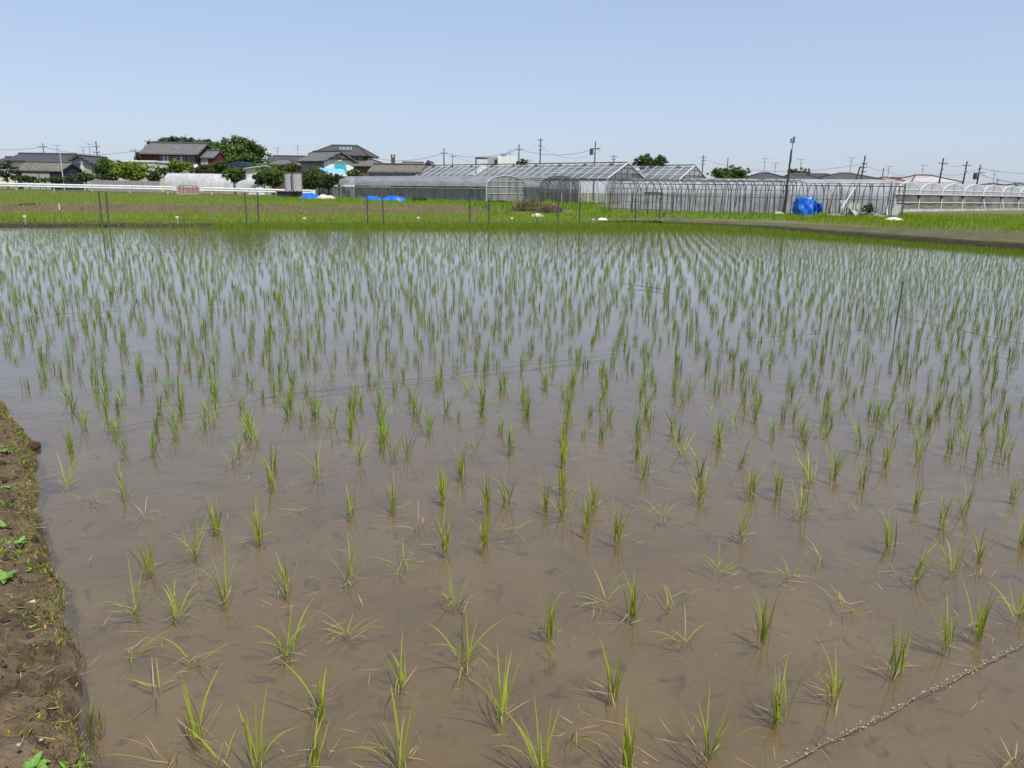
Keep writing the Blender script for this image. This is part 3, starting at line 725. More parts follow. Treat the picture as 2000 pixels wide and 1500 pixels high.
for _ in range(230):
    i = 58*min(1, max(0, random.choice([.08, .2, .33, .37, .55, .62, .7, .83, .9])+random.gauss(0, .05)))*.999; q = Vector(pts[int(i)]).lerp(Vector(pts[int(i)+1]), i % 1); r = random.choice([.0018, .0026, .004])
    q += Vector((random.gauss(0, .007), random.gauss(0, .007), .004))
    m.add([q+Vector(v)*r*random.uniform(.5, 1.4) for v in ((1,0,0),(-1,0,0),(0,1,0),(0,-1,0),(0,0,1),(0,0,-1))], [(0,2,4),(2,1,4),(1,3,4),(3,0,4),(2,0,5),(1,2,5),(3,1,5),(0,3,5)])
tag(m.build('debris', 'debris', t), kind='stuff')

# ================================================================== GRASS AND FIELDS BEHIND
def scatter(name, label, cat, mat, n, box, cond, h, tilt, w_, bend=.4, nb=3, ns=2, row=None, seed=1):
    rng = np.random.default_rng(seed); x0, x1, y0, y1 = box
    x = rng.uniform(x0, x1, n); y = rng.uniform(y0, y1, n)
    if row:                                          # planting rows
        rdir, sp = row; c, s = math.cos(rdir), math.sin(rdir)
        u = x*c+y*s; v = -x*s+y*c; v = np.round(v/sp)*sp+rng.normal(0, .03, n); x = u*c-v*s; y = u*s+v*c
    k = cond(x, y) & (np.abs(x) < 6+.74*y); x = x[k]; y = y[k]; n = len(x)
    z = np.maximum(T(x, y), .025)
    idx = np.repeat(np.arange(n), nb); N = len(idx)
    b = np.stack([x[idx], y[idx], z[idx]], 1); b[:, :2] += rng.normal(0, .03, (N, 2))
    V, Q = blades(b, rng.uniform(0, 6.28, N), np.abs(rng.normal(0, tilt, N)), rng.uniform(h*.55, h*1.1, N), np.abs(rng.normal(0, bend, N)), rng.uniform(.7, 1.3, N)*w_, ns, rng=rng)
    o = link(name, np_mesh(name, V, Q), mat); return tag(o, label, cat, kind='stuff')
ramp0 = lambda x: np.where(x < 0, np.maximum(58+.45*x, 38), 58.0)
DKO = [(4.5, 44.5), (9, 50.5), (14.2, 48.0), (20.5, 42.5), (27, 38), (40, 22), (48, 8)]
def beyond_dike(x, y): return y > np.interp(x, [p[0] for p in DKO], [p[1] for p in DKO])
scatter('second_field_rice', 'green rice of the second field behind the levee', 'rice', 'field', 26000, (-48, 9, 22, 60),
        lambda x, y: (y > LEV(x)+1.2) & (y < ramp0(x)-.4) & ((x < 4) | (y > 50)), .30, .22, .013, nb=3, row=(R(68), .3), seed=2)
scatter('third_field_rice', 'bright green rice of the raised field before the guard rail', 'rice', 'field', 42000, (-80, -3, 45, 101),
        lambda x, y: (y > ramp0(x)+8) & (y < np.where(x > -32, 84-.0*x, 100)), .30, .2, .026, nb=2, ns=1, seed=3)
scatter('right_field_rice', 'green rice of the field right of the dike before the arched greenhouses', 'rice', 'field', 40000, (18, 70, 24, 84),
        lambda x, y: beyond_dike(x, y-.5) & (y < np.minimum(62+.35*(x-20), 79)) & (y < 79), .34, .2, .018, nb=3, row=(R(60), .3), seed=4)
scatter('dry_bank_grass', 'dry brown grass on the low slope behind the second field', 'grass', 'drygrass', 15000, (-60, 2, 36, 68),
        lambda x, y: (y > ramp0(x)-.3) & (y < ramp0(x)+7.8), .17, .7, .022, nb=3, seed=5)
scatter('slope_weeds', 'green weeds mixed into the dry slope', 'weeds', 'weed', 9000, (-60, 2, 36, 70),
        lambda x, y: (y > ramp0(x)-.6) & (y < ramp0(x)+8.3) & (np.sin(x*.33+1)+np.sin(x*.12+y*.5) > .35), .22, .5, .022, nb=3, seed=6)
scatter('greenhouse_weeds', 'rank green weeds growing in front of the greenhouses', 'weeds', 'weed', 26000, (-30, 40, 50, 96),
        lambda x, y: (((x > -2) & (y > 52) & (y < 63+.1*x) & (x < 33)) | ((x > -30) & (x < 9) & (y > 78) & (y < 96)) | ((x > -4) & (x < 9) & (y > 60) & (y < 90))) & beyond_dike(x, y) & ~((x > 0) & (x < 4.6) & (y > 57) & (y < 63.5)),
        .34, .45, .032, nb=3, seed=7)
scatter('dike_grass', 'sparse dry grass stubble on the dike', 'grass', 'drygrass', 9000, (4, 50, 8, 52),
        lambda x, y: (~in_paddy(x-.3, y-.3)) & ~beyond_dike(x, y+.6), .09, .8, .016, nb=3, seed=8)
def lift(name, dz):
    for o in bpy.data.objects:
        if o.name == name: o.location.z += dz
lift('dike_grass', .14)
rngl = np.random.default_rng(13); n = 16000
x = rngl.uniform(-48, 9, n); t_ = rngl.uniform(0, 1, n); y = LEV(x)-.15+t_*1.3
b = np.stack([x, y, .02+.16*np.sin(np.pi*np.clip(t_, .05, .95))], 1)
V, Q = blades(b, rngl.uniform(0, 6.28, n), rngl.uniform(.1, .9, n), rngl.uniform(.08, .24, n), rngl.uniform(0, .6, n), rngl.uniform(.008, .015, n), 2)
tag(link('levee_grass', np_mesh('levee_grass', V, Q), 'weed'), 'short grass growing along the far levee', 'grass', kind='stuff')

# ------------------------------------------------------------------ posts and stakes on the levee
POSTS = [(193, 375, 199, 437), (207, 377, 213, 438), (478, 378, 482, 437), (503, 378, 505, 436), (717, 385, 718, 437), (747, 387, 750, 438), (917, 387, 918, 436),
         (955, 390, 956, 438), (1091, 392, 1090, 436), (1133, 388, 1132, 437), (1242, 390, 1241, 432), (1289, 388, 1289, 434)]
pn = ['leftmost', 'second', 'third', 'fourth', 'fifth', 'rightmost']
for i, (xt, yt, xb, yb) in enumerate(POSTS):
    g = G(xb, yb, .12); top = P(xt, yt, g.y)
    t = thing('levee_post', f'grey pipe post on the levee, {"left" if i % 2 == 0 else "right"} one of the {pn[i//2]} pair' + (' from left' if 0 < i//2 < 5 else ''), 'post', g, 0, 'pipe posts standing in pairs on the levee')
    d = top-g; m = MB(); m.tube([(0, 0, -.15), tuple(d)], .035, 8); m.build('pipe', 'pipe', t)
    m = MB(); m.tube([tuple(d), tuple(d+Vector((0, 0, .03)))], .042, 8); m.build('cap', 'pipe', t)
STAKES = [(50, 421, 437), (347, 423, 437), (595, 425, 436), (817, 424, 436), (1000, 425, 435), (1158, 428, 436)]
for i, (px, yt, yb) in enumerate(STAKES):
    g = G(px, yb, .1); h = P(px, yt, g.y).z-g.z
    t = thing('tag_stake', f'little stake with white tag on the levee, {ordinal(i)} from the left', 'stake', g, 0, 'tag stakes along the levee')
    m = MB(); m.tube([(0, 0, -.1), (0, 0, h)], .012, 5); m.build('stick', 'pipe_pale', t)
    m = MB(); m.box(-.065, .065, -.012, .012, h-.06, h+.01); m.build('tag', 'white', t)
for i, (px, yt, yb) in enumerate([(360, 427, 438), (645, 427, 438), (862, 426, 438), (1048, 427, 438), (1203, 427, 436)]):
    g = G(px, yb, .1); h = P(px, yt, g.y).z-g.z; m = MB(); m.box(-.02, .02, -.015, .015, -.1, h); m.box(-.026, .026, -.02, .02, h, h+.015)
    o = m.build('wooden_stake', 'pipe', None); o.location = g; tag(o, f'bare grey wooden stake on the levee, {ordinal(i)} from the left', 'stake', 'bare stakes along the levee')
for px, yt, yb, r, mt, lb in ((117, 397, 414, .03, 'white', 'white marker stake in the grass behind the second field'), (71, 404, 413, .025, 'black', 'short black stub left of the white marker stake'),
                              (161, 403, 414, .025, 'black', 'short black stub right of the white marker stake')):
    g = G(px, yb, .05); h = P(px, yt, g.y).z-g.z; m = MB(); m.tube([(0, 0, -.1), (0, 0, h-.03), (0, 0, h)], r, 6, r*.8); o = m.build('marker_stake', mt); o.location = g; tag(o, lb, 'stake')
g = G(54, 408, .15); m = MB(); m.tube([(-.2, -.35, .1), (0, 0, .12), (.2, .4, .15)], .22, 10); o = m.build('drain_pipe', 'black'); o.location = g; tag(o, 'black drain pipe mouth in the dry slope on the left', 'pipe')

# ================================================================== BUILDINGS
def uv_roof(me):
    uv = me.uv_layers.new(name='UVMap')
    for p in me.polygons:
        n = p.normal
        for li in p.loop_indices:
            v = me.vertices[me.loops[li].vertex_index].co
            if abs(n.y) >= abs(n.x): uv.data[li].uv = (v.x, math.hypot(v.y, v.z) if True else 0)
            else: uv.data[li].uv = (v.y, math.hypot(v.x, v.z))
def roof_gable(t, w_, d, he, hr, mat, along='x', ov=.5, th=.16, x0=0, y0=0, name='roof'):
    """two sloped slabs; ridge along local x or y"""
    m = MB()
    if along == 'x':
        k = (hr-he)/(d/2); ye = ov*k
        m.slab([(x0-ov, y0-ov, he-ye), (x0+w_+ov, y0-ov, he-ye), (x0+w_+ov, y0+d/2, hr), (x0-ov, y0+d/2, hr)], th)
        m.slab([(x0+w_+ov, y0+d+ov, he-ye), (x0-ov, y0+d+ov, he-ye), (x0-ov, y0+d/2, hr), (x0+w_+ov, y0+d/2, hr)], th)
        rp = [(x0-ov-.05, y0+d/2, hr+.06), (x0+w_+ov+.05, y0+d/2, hr+.06)]
    else:
        k = (hr-he)/(w_/2); xe = ov*k
        m.slab([(x0-ov, y0+d+ov, he-xe), (x0-ov, y0-ov, he-xe), (x0+w_/2, y0-ov, hr), (x0+w_/2, y0+d+ov, hr)], th)
        m.slab([(x0+w_+ov, y0-ov, he-xe), (x0+w_+ov, y0+d+ov, he-xe), (x0+w_/2, y0+d+ov, hr), (x0+w_/2, y0-ov, hr)], th)
        rp = [(x0+w_/2, y0-ov-.05, hr+.06), (x0+w_/2, y0+d+ov+.05, hr+.06)]
    me = m.mesh(name); uv_roof(me); r = link(name, me, mat, t)
    c = MB(); c.tube(rp, .16, 8); c.build('ridge_cap', 'ridge', r); return r
def roof_hip(t, w_, d, he, hr, mat, ov=.6, th=.16, x0=0, y0=0, rl=None, name='roof'):
    rl = max(w_-d, w_*.25) if rl is None else rl
    cx, cy = x0+w_/2, y0+d/2; a = Vector((cx-rl/2, cy, hr)); b = Vector((cx+rl/2, cy, hr))
    c = [Vector((x0-ov, y0-ov, he)), Vector((x0+w_+ov, y0-ov, he)), Vector((x0+w_+ov, y0+d+ov, he)), Vector((x0-ov, y0+d+ov, he))]
    m = MB(); m.slab([c[0], c[1], b, a], th); m.slab([c[2], c[3], a, b], th); m.slab([c[3], c[0], a], th); m.slab([c[1], c[2], b], th)
    me = m.mesh(name); uv_roof(me); r = link(name, me, mat, t)
    k = MB(); up = Vector((0, 0, .05)); k.tube([a+up-Vector((.1, 0, 0)), b+up+Vector((.1, 0, 0))], .17, 8)
    for p, q in ((a, c[0]), (a, c[3]), (b, c[1]), (b, c[2])): k.tube([p+up, q+up], .11, 6)
    k.build('ridge_cap', 'ridge', r); return r
def walls(t, w_, d, h, mat, along=None, hr=None, x0=0, y0=0, name='wall'):
    m = MB(); m.box(x0, x0+w_, y0, y0+d, -.6, h)
    if along == 'y': m.add([(x0, y0, h), (x0+w_, y0, h), (x0+w_/2, y0, hr-.17), (x0, y0+d, h), (x0+w_, y0+d, h), (x0+w_/2, y0+d, hr-.17)], [(0, 1, 2), (3, 5, 4)])
    if along == 'x': m.add([(x0, y0, h), (x0, y0+d, h), (x0, y0+d/2, hr-.17), (x0+w_, y0, h), (x0+w_, y0+d, h), (x0+w_, y0+d/2, hr-.17)], [(0, 2, 1), (3, 4, 5)])
    return m.build(name, mat, t)
def window(t, x0, x1, z0, z1, y=0.0, glass='glass', fr='frame', mull=1, name='window', face='y'):
    """window in the front (local y) or in the left wall (face x)"""
    m = MB(); w_ = .07
    def bx(a, b, c, d, e, f):
        if face == 'y': m.box(a, b, y+c, y+d, e, f)
        else: m.box(y+c, y+d, a, b, e, f)
    bx(x0, x1, -.06, .02, z0-w_, z0); bx(x0, x1, -.06, .02, z1, z1+w_); bx(x0-w_, x0, -.06, .02, z0-w_, z1+w_); bx(x1, x1+w_, -.06, .02, z0-w_, z1+w_)
    for i in range(mull):
        xm = x0+(x1-x0)*(i+1)/(mull+1); bx(xm-.03, xm+.03, -.05, -.024, z0, z1)
    f = m.build(name, fr, t)
    for i in range(mull+1):
        m = MB(); a = x0+(x1-x0)*i/(mull+1)+.003; b = x0+(x1-x0)*(i+1)/(mull+1)-.003
        bx(a, b, -.022, .012, z0+.003, z1-.003); m.build('pane', glass if not isinstance(glass, (list, tuple)) else glass[i % len(glass)], f)
    return f
def antenna(t, x, y, z, h, name='antenna'):
    m = MB(); m.tube([(x, y, z-.3), (x, y, z+h)], .035, 5); m.tube([(x-.7, y, z+h), (x+.7, y, z+h)], .025, 4)
    for i in range(5): m.tube([(x-.6+.3*i, y-.35, z+h), (x-.6+.3*i, y+.35, z+h)], .015, 4)
    m.tube([(x-.4, y, z+h-.6), (x+.4, y, z+h-.6)], .02, 4)
    return m.build(name, 'pipe', t)
class Spot:
    """house frame from the photo: left and right pixel of its front wall at depth Y"""
    def __init__(s, pl, pr, Y, ybase=None, zb=None, yaw=0):
        s.Y = Y; a = P(pl, 360, Y); b = P(pr, 360, Y); s.w = b.x-a.x
        s.z = float(T(a.x, Y)) if zb is None else zb
        s.loc = (a.x, Y, s.z); s.pl = pl; s.yaw = yaw
    def h(s, py, px=None): return P(px or s.pl, py, s.Y).z-s.z
    def x(s, px): return P(px, 340, s.Y).x-s.loc[0]

# long dark-roofed house
s = Spot(27, 126, 140); t = thing('long_house', 'long low house with dark blue-grey tiled roof behind the navy barn', 'house', s.loc)
he, hr = s.h(312, 80), s.h(299, 80); d = 7.5
walls(t, s.w, d, he, 'cream', 'x', hr); roof_gable(t, s.w, d, he, hr, 'tile_dark', 'x', .7)
walls(t, 2.6, 6, s.h(314), 'cream', None, None, -2.7, .5, 'wing_wall'); roof_gable(t, 2.4, 6, s.h(314), s.h(306), 'tile_dark', 'x', .3, x0=-2.7, y0=.5, name='wing_roof')
window(t, .8, 2.4, 1.0, 2.2); antenna(t, s.w*.7, d/2, hr, 1.5)
# navy barn
s = Spot(35, 121, 116); t = thing('storage_barn', 'navy barn with weathered grey roof and two pale panel doors', 'barn', s.loc)
he, hr = s.h(331, 80), s.h(316, 80); d = 6
walls(t, s.w, d, he, 'navy', 'x', hr); roof_gable(t, s.w, d, he, hr, 'tile_old', 'x', .25)
for a, b in ((43, 75), (76.5, 97)):
    m = MB(); m.box(s.x(a), s.x(b), -.08, -.02, -.3, s.h(335, 70)); o = m.build('door', 'plaster', t)
    m = MB(); m.box(s.x(a), s.x(b), -.10, -.084, s.h(336, 70)-.1, s.h(336, 70)); m.build('door_rail', 'frame', o)
m = MB(); m.box(s.x(98.5), s.x(120), -.04, .03, -.3, s.h(337, 110)); m.build('dark_opening', 'frame', t)  # flat dark panel stands in for the shade inside the barn opening
# cream gable house
s = Spot(140, 182, 128); t = thing('gable_house', 'cream plastered house whose gable faces the field, beside the navy barn', 'house', s.loc)
he, hr = s.h(315, 150), s.h(304, 160); d = 8
walls(t, s.w, d, he, 'plaster', 'y', hr); roof_gable(t, s.w, d, he, hr, 'tile_dark', 'y', .5)
window(t, s.x(144), s.x(157), s.h(332, 150), s.h(321, 150), 0, ['curtain', 'glass'], 'frame', 1)
walls(t, 1.5, 6, s.h(316), 'plaster', None, None, -1.5, .6, 'wing_wall'); roof_gable(t, 1.3, 6, s.h(315), s.h(309), 'tile_dark', 'x', .25, x0=-1.5, y0=.6, name='wing_roof')
window(t, -1.15, -.35, s.h(331), s.h(320), .6, 'glass', 'pipe_pale', 1)
m = MB(); m.box(s.x(160), s.x(165), -.05, .03, s.h(343, 160), s.h(316, 160)); m.build('wall_panel', 'whitewall', t)
antenna(t, s.w*.4, d/2, hr, 2.0); antenna(t, s.w*.1, d/2, he, 2.4)
# flat cream box building
s = Spot(243, 306, 124); t = thing('flat_roof_building', 'cream flat roofed box building behind the lime green tree', 'building', s.loc)
h = s.h(316, 270); walls(t, s.w, 5, h, 'cream'); m = MB(); m.box(-.15, s.w+.15, -.15, 5.15, h+.002, h+.22); m.build('parapet', 'whitewall', t)
window(t, s.x(296), s.x(303), s.h(327, 300), s.h(324, 300), 0, 'curtain', 'pipe', 0)
# red house
s = Spot(287, 388, 134); t = thing('red_house', 'two storey house with dark red walls and old grey tiled roof', 'house', s.loc)
he, hr = s.h(297, 330), s.h(277, 330); d = 8; mid = s.h(328, 330)
walls(t, s.w, d, he, 'red', 'x', hr); roof_gable(t, s.w, d, he, hr, 'tile_grey', 'x', .55)
m = MB(); m.box(s.x(314), s.x(387), -.45, -.1, s.h(302.5, 350), s.h(301, 350)); m.build('awning', 'whitewall', t)
m = MB(); m.box(s.x(314), s.x(385), -.06, -.015, mid+.15, s.h(303, 350)); m.build('window_bay', 'frame', t)
for a, b, g in ((315, 327, ['glass', 'curtain']), (328, 339, ['curtain', 'glass']), (340, 353, ['glass']), (354, 367, ['curtain', 'glass']), (368, 384, ['glass', 'glass', 'curtain'])):
    window(t, s.x(a), s.x(b)-.08, s.h(321, 350), s.h(305, 350), -.09, g, 'frame', 1)
m = MB(); m.box(s.x(285), s.w+.02, -.03, .0, s.h(301, 320), he-.1); m.build('eave_band', 'plaster', t)
m = MB(); m.slab([(-.2, -2.4, mid-1.0), (s.w+.3, -2.4, mid-1.0), (s.w+.3, -.02, mid), (-.2, -.02, mid)], .14); me = m.mesh('lower_roof'); uv_roof(me); link('lower_roof', me, 'tile_grey', t)
walls(t, s.w-.6, 2.0, mid-1.15, 'plaster', None, None, .3, -2.05, 'lower_wall'); window(t, 2, 4.6, .5, 1.9, -2.05, 'glass', 'frame', 2)
walls(t, 2.4, 6, s.h(307, 400), 'red', 'x', s.h(293, 400), s.w+.05, 1, 'wing_wall'); roof_gable(t, 2.2, 6, s.h(306, 400), s.h(292, 400), 'tile_grey', 'x', .3, x0=s.w+.1, y0=1, name='wing_roof')
window(t, s.w+.3, s.w+1.5, s.h(321, 395), s.h(309, 395), 1.0, 'curtain', 'pipe', 1)
walls(t, 1.0, 5, s.h(297, 285), 'red', 'x', s.h(286, 285), -1.05, 1, 'left_wing_wall'); roof_gable(t, .8, 5, s.h(296, 285), s.h(285, 285), 'tile_grey', 'x', .25, x0=-1.05, y0=1, name='left_wing_roof')
m = MB(); m.lathe([(.0, 0), (.22, .03), (.36, .13)], 12); o = m.build('satellite_dish', 'white', t); o.location = (s.x(385), -.25, mid+.35); o.rotation_euler = (R(70), 0, R(20))
# blue barn and small sheds
s = Spot(445, 508, 130); t = thing('blue_barn', 'low barn with dark blue sheet roof in front of the big tree', 'barn', s.loc)
m = MB(); he = s.h(333, 470); m.box(0, s.w, 0, 6, -.5, he); m.build('wall', 'greywall', t)
m = MB(); m.slab([(-.3, -.4, s.h(322, 450)), (2.0, -.4, s.h(315, 462)), (s.w+.3, -.4, s.h(324, 505)), (s.w+.3, 6.3, s.h(324, 505)), (2.0, 6.3, s.h(315, 462)), (-.3, 6.3, s.h(322, 450))], .7); m.build('roof', 'navyroof', t)
s = Spot(482, 514, 121); t = thing('cream_shed', 'small cream shed with slanted pale roof beside the blue barn', 'shed', s.loc)
h0, h1 = s.h(330, 485), s.h(325, 510); m = MB(); m.add([(0,0,-.4),(s.w,0,-.4),(s.w,0,h1),(0,0,h0),(0,3,-.4),(s.w,3,-.4),(s.w,3,h1),(0,3,h0)], [(0,1,2,3),(5,4,7,6),(4,0,3,7),(1,5,6,2)]); m.build('wall', 'cream', t)
m = MB(); m.slab([(-.2, -.4, h0+.1), (s.w+.3, -.4, h1+.14), (s.w+.3, 3.3, h1+.14), (-.2, 3.3, h0+.1)], .1); m.build('roof', 'sheet', t)
# grey house behind
s = Spot(532, 592, 150); t = thing('grey_house', 'grey house with brownish low gable roof and tall antenna behind the hedge', 'house', s.loc)
he, hr = s.h(311, 560), s.h(304, 560); walls(t, s.w, 7, he, 'greywall', 'x', hr); roof_gable(t, s.w, 7, he, hr, 'tile_brown', 'x', .6)
m = MB(); m.box(.9, 4.2, -.06, .02, he-1.7, he-.5); m.build('wall_panel', 'whitewall', t)
roof_hip(t, s.w-1, 5, s.h(323, 560), s.h(312, 560), 'tile_grey', x0=1.0, y0=-5.4, name='lower_roof'); walls(t, s.w-1, 5, s.h(324, 560), 'brown', None, None, 1.0, -5.4, 'lower_wall')
antenna(t, s.x(574), 3.5, hr, s.h(283, 574)-hr); antenna(t, s.x(534), 3.5, hr, 1.5)
# white gable workshop: gable end turned to the right
yaw = R(33); a_ = P(590, 360, 116); t = thing('white_workshop', 'workshop with white gable wall, timber truss trim and turquoise window', 'building', (a_.x, a_.y, float(T(a_.x, 116))), 0)
s = Spot(590, 627, 116); he, hr = s.h(312, 610), s.h(296, 640)
# turn: local x runs along the grey side wall, gable wall faces right-front
Lw = 5.2; Gw = 5.4; ph = R(-38)
t.rotation_euler = (0, 0, ph)
m = MB(); m.box(0, Lw-.01, 0, Gw, -.6, he); m.add([(0, 0, he), (0, Gw, he), (0, Gw/2, hr-.17), (Lw-.01, 0, he), (Lw-.01, Gw, he), (Lw-.01, Gw/2, hr-.17)], [(0, 2, 1), (3, 4, 5)]); m.build('wall', 'greywall', t)
m = MB(); m.box(Lw, Lw+.08, 0, Gw, -.6, he); m.add([(Lw+.08, 0, he), (Lw+.08, Gw, he), (Lw+.08, Gw/2, hr-.17)], [(0, 1, 2)]); m.build('gable_wall', 'whitewall', t)
roof_gable(t, Lw+.1, Gw, he, hr, 'tile_grey', 'x', .5)
m = MB(); X = Lw+.42
def bar(p, q, r=.09): m.tube([p, q], r, 4)
bar((X, -.4, he-.4), (X, Gw/2, hr-.2)); bar((X, Gw+.4, he-.4), (X, Gw/2, hr-.2)); bar((X, .8, he+.12), (X, Gw-.8, he+.12)); bar((X, Gw/2, he+.12), (X, Gw/2, hr-.3)); bar((X, 1.6, he+.75), (X, Gw/2, he+.12)); bar((X, Gw-1.6, he+.75), (X, Gw/2, he+.12))
m.build('truss_trim', 'frame', t)
m = MB(); m.box(Lw+.09, Lw+.14, Gw*.32, Gw*.72, he-1.55, he-.55); m.build('window', 'teal', t)
m = MB(); m.box(Lw+.085, Lw+.12, Gw*.3, Gw*.74, he-1.65, he-.45); m.build('window_frame', 'whitewall', t)
# blue tarp canopy
s = Spot(624, 678, 112); t = thing('tarp_canopy', 'light blue tarp canopy below the white workshop gable', 'canopy', s.loc)
zt, zb = s.h(328, 640), s.h(339, 650); m = MB(); n = 12; vs = []; fs = []
for i in range(n+1):
    for j in range(5):
        u = i/n; v = j/4; vs.append((s.w*(u*.92+.08*v), -1.6*v, zt+(zb-zt)*v*(.75+.25*u)-.12*u+.05*math.sin(i*2.1+j)))
for i in range(n):
    for j in range(4): fs.append((i*5+j, (i+1)*5+j, (i+1)*5+j+1, i*5+j+1))
m.add(vs, fs); m.build('tarp', 'tarp_pale', t, smooth=True)
for x_ in (.3, s.w*.5, s.w-.3):
    m = MB(); m.tube([(x_, -1.5, -.3), (x_, -1.5, zb-.1)], .05, 6); m.build('post', 'pipe', t)
# big hip-roofed house
s = Spot(618, 712, 138); t = thing('large_house', 'large two storey house with brown hip roof and rooftop solar heater', 'house', s.loc)
he, hr = s.h(301, 660), s.h(282, 665); d = 9.0
walls(t, s.w, d, he, 'brown'); roof_hip(t, s.w, d, he-.1, hr, 'tile_brown', .9, rl=4.7)
m = MB(); m.box(s.x(666), s.x(711), -.05, -.01, s.h(322, 690), s.h(303, 690)); m.build('front_panel', 'plaster', t)
window(t, s.x(671), s.x(688), s.h(318, 690), s.h(306, 690), -.06, ['glass', 'glass', 'curtain'], 'frame', 2); window(t, s.x(690), s.x(708), s.h(317, 690), s.h(306, 690), -.06, 'glass', 'frame', 1)
m = MB(); m.box(s.x(664), s.x(712), -1.1, -.15, s.h(324, 690), s.h(322.5, 690)); m.build('balcony_floor', 'plaster', t)
m = MB(); zz = s.h(319, 690); m.box(s.x(664), s.x(712), -1.12, -1.06, zz, zz+.06)
for i in range(24): xx = s.x(664)+(s.x(712)-s.x(664))*i/23; m.box(xx-.015, xx+.015, -1.1, -1.08, s.h(322.4, 690), zz)
m.build('balcony_railing', 'frame', t)
# collector lies on the front slope
k = (hr-he+.1)/(d/2+.9); y1, y2 = 1.2, 3.0; m = MB(); zf = lambda y: he-.1+k*(y+.9)
m.slab([(s.x(663), y1, zf(y1)+.2), (s.x(685), y1, zf(y1)+.2), (s.x(681), y2, zf(y2)+.2), (s.x(659), y2, zf(y2)+.2)], .1); m.build('solar_heater', 'solar', t)
m = MB()
for i in range(4):
    xa = s.x(663)+(s.x(685)-s.x(663))*i/3; xb = s.x(659)+(s.x(681)-s.x(659))*i/3; m.tube([(xa, y1, zf(y1)+.22), (xb, y2, zf(y2)+.22)], .05, 4)
m.build('heater_frame', 'pipe_pale', t)
walls(t, 7.5, 5, s.h(323, 700), 'brown', None, None, s.x(672), -2.4, 'lower_wall'); roof_hip(t, 7.5, 5, s.h(324, 720), s.h(312, 730), 'tile_grey', .5, x0=s.x(672), y0=-2.4, name='lower_roof')
# long shed
s = Spot(722, 820, 119); t = thing('long_shed', 'long grey metal shed with mottled brown roof behind the first film tunnel', 'shed', s.loc, R(-9))
he, hr = s.h(334, 770), s.h(320.5, 770); d = 5.5
walls(t, s.w+.2, d, he, 'greywall', 'x', hr); roof_gable(t, s.w+.2, d, he, hr, 'tile_old', 'x', .25)
m = MB()
for i in range(22): m.box(.15+i*.36, .19+i*.36, -.035, -.005, -.4, he-.05)
tag(m.build('wall_ribs', 'greywall', t), kind='stuff')
q = P(768, 330, 126); m = MB(); h = P(768, 307, 126).z-.5; m.box(-.28, .28, -.28, .28, 0, h); m.box(-.36, .36, -.36, .36, h+.25, h+.37)
for a, b in ((-1, -1), (1, -1), (1, 1), (-1, 1)): m.box(a*.24-.04, a*.24+.04, b*.24-.04, b*.24+.04, h+.002, h+.249)
o = m.build('chimney_stack', 'brown'); o.location = (q.x, 126, .5); tag(o, 'dark brick chimney with flat cap behind the long shed', 'chimney')
# small tiled house right of the chimney
s = Spot(815, 858, 140); t = thing('tiled_house', 'small house with pale speckled tiles and dark gable right of the chimney', 'house', s.loc)
he, hr = s.h(329, 830), s.h(315, 835); walls(t, s.w, 8, he, 'plaster', 'y', hr); roof_gable(t, s.w, 8, he, hr, 'tile_grey', 'y', .5)
m = MB(); m.box(.8, 3.2, -.7, -.02, he-.7, he-.6); m.build('canopy', 'frame', t); window(t, 1, 2.6, he-2.2, he-1.1)
roof_gable(t, 3.4, 6, s.h(330, 800), s.h(316, 800), 'tile_pale', 'x', .2, x0=-3.0, y0=1.5, name='side_roof'); walls(t, 2.8, 6, s.h(331, 800), 'plaster', None, None, -2.9, 1.5, 'side_wall')
# white concrete building
s = Spot(928, 1008, 150); t = thing('concrete_building', 'white concrete flat roofed building with open roof frame behind the glasshouse', 'building', s.loc)
xa, xb = s.x(972), s.x(1008); h = s.h(305, 990); m = MB(); m.box(xa, xb, 0, 6, -.5, h); m.build('wall', 'whitewall', t)
m = MB(); m.box(s.x(952), xa-.01, .3, 6, -.5, s.h(306, 960)); m.build('stair_block', 'plaster', t)
window(t, s.x(966), s.x(969), s.h(321, 965), s.h(312, 965), .3, 'glass', 'frame', 0)
m = MB(); z2 = s.h(307, 940); m.box(s.x(928), s.x(952)-.02, .3, .7, z2-.35, z2); m.box(s.x(928), s.x(930.5), .3, .7, -.5, z2-.352); m.build('roof_frame', 'pipe', t)
m = MB(); m.box(0, xa-.01, .5, 6, -.5, s.h(322, 940)); m.build('lower_wall', 'whitewall', t)
m = MB(); m.box(xa+.6, xa+1.6, 1.5, 2.5, h+.003, h+.22); m.tube([(xa+.4, 2, h+.3), (xa+2.2, 2, h+.55)], .06, 5); m.build('roof_gear', 'pipe', t); antenna(t, s.x(996), 3, h, 1.2)
# right-hand houses
def hip(pl, pr, yr, ye, Y, mat, wall, label, name='house', d=8, rl=None, ants=(), win=()):
    s = Spot(pl, pr, Y); t = thing(name, label, 'house', s.loc); pm = (pl+pr)/2
    he, hr = s.h(ye, pm), s.h(yr, pm); walls(t, s.w, d, he-.02, wall); roof_hip(t, s.w, d, he, hr, mat, .8, rl=rl)
    for a in ants: antenna(t, s.x(a[0]), d/2, hr-.6, s.h(a[1], a[0])-hr+.6)
    for a, b in win: window(t, s.x(a), s.x(b), he-2.0, he-.7)
    return t
hip(1480, 1534, 337, 350, 128, 'tile_dark', 'plaster', 'hip roofed house left of the leaning antenna pole', 'hip_roof_house', ants=((1507, 308), (1529, 317)), win=((1485, 1500),))
hip(1548, 1602, 340, 352, 126, 'tile_dark', 'plaster', 'hip roofed house right behind the leaning antenna pole', 'hip_roof_house', rl=2.5, ants=((1580, 309),), win=((1575, 1590),))
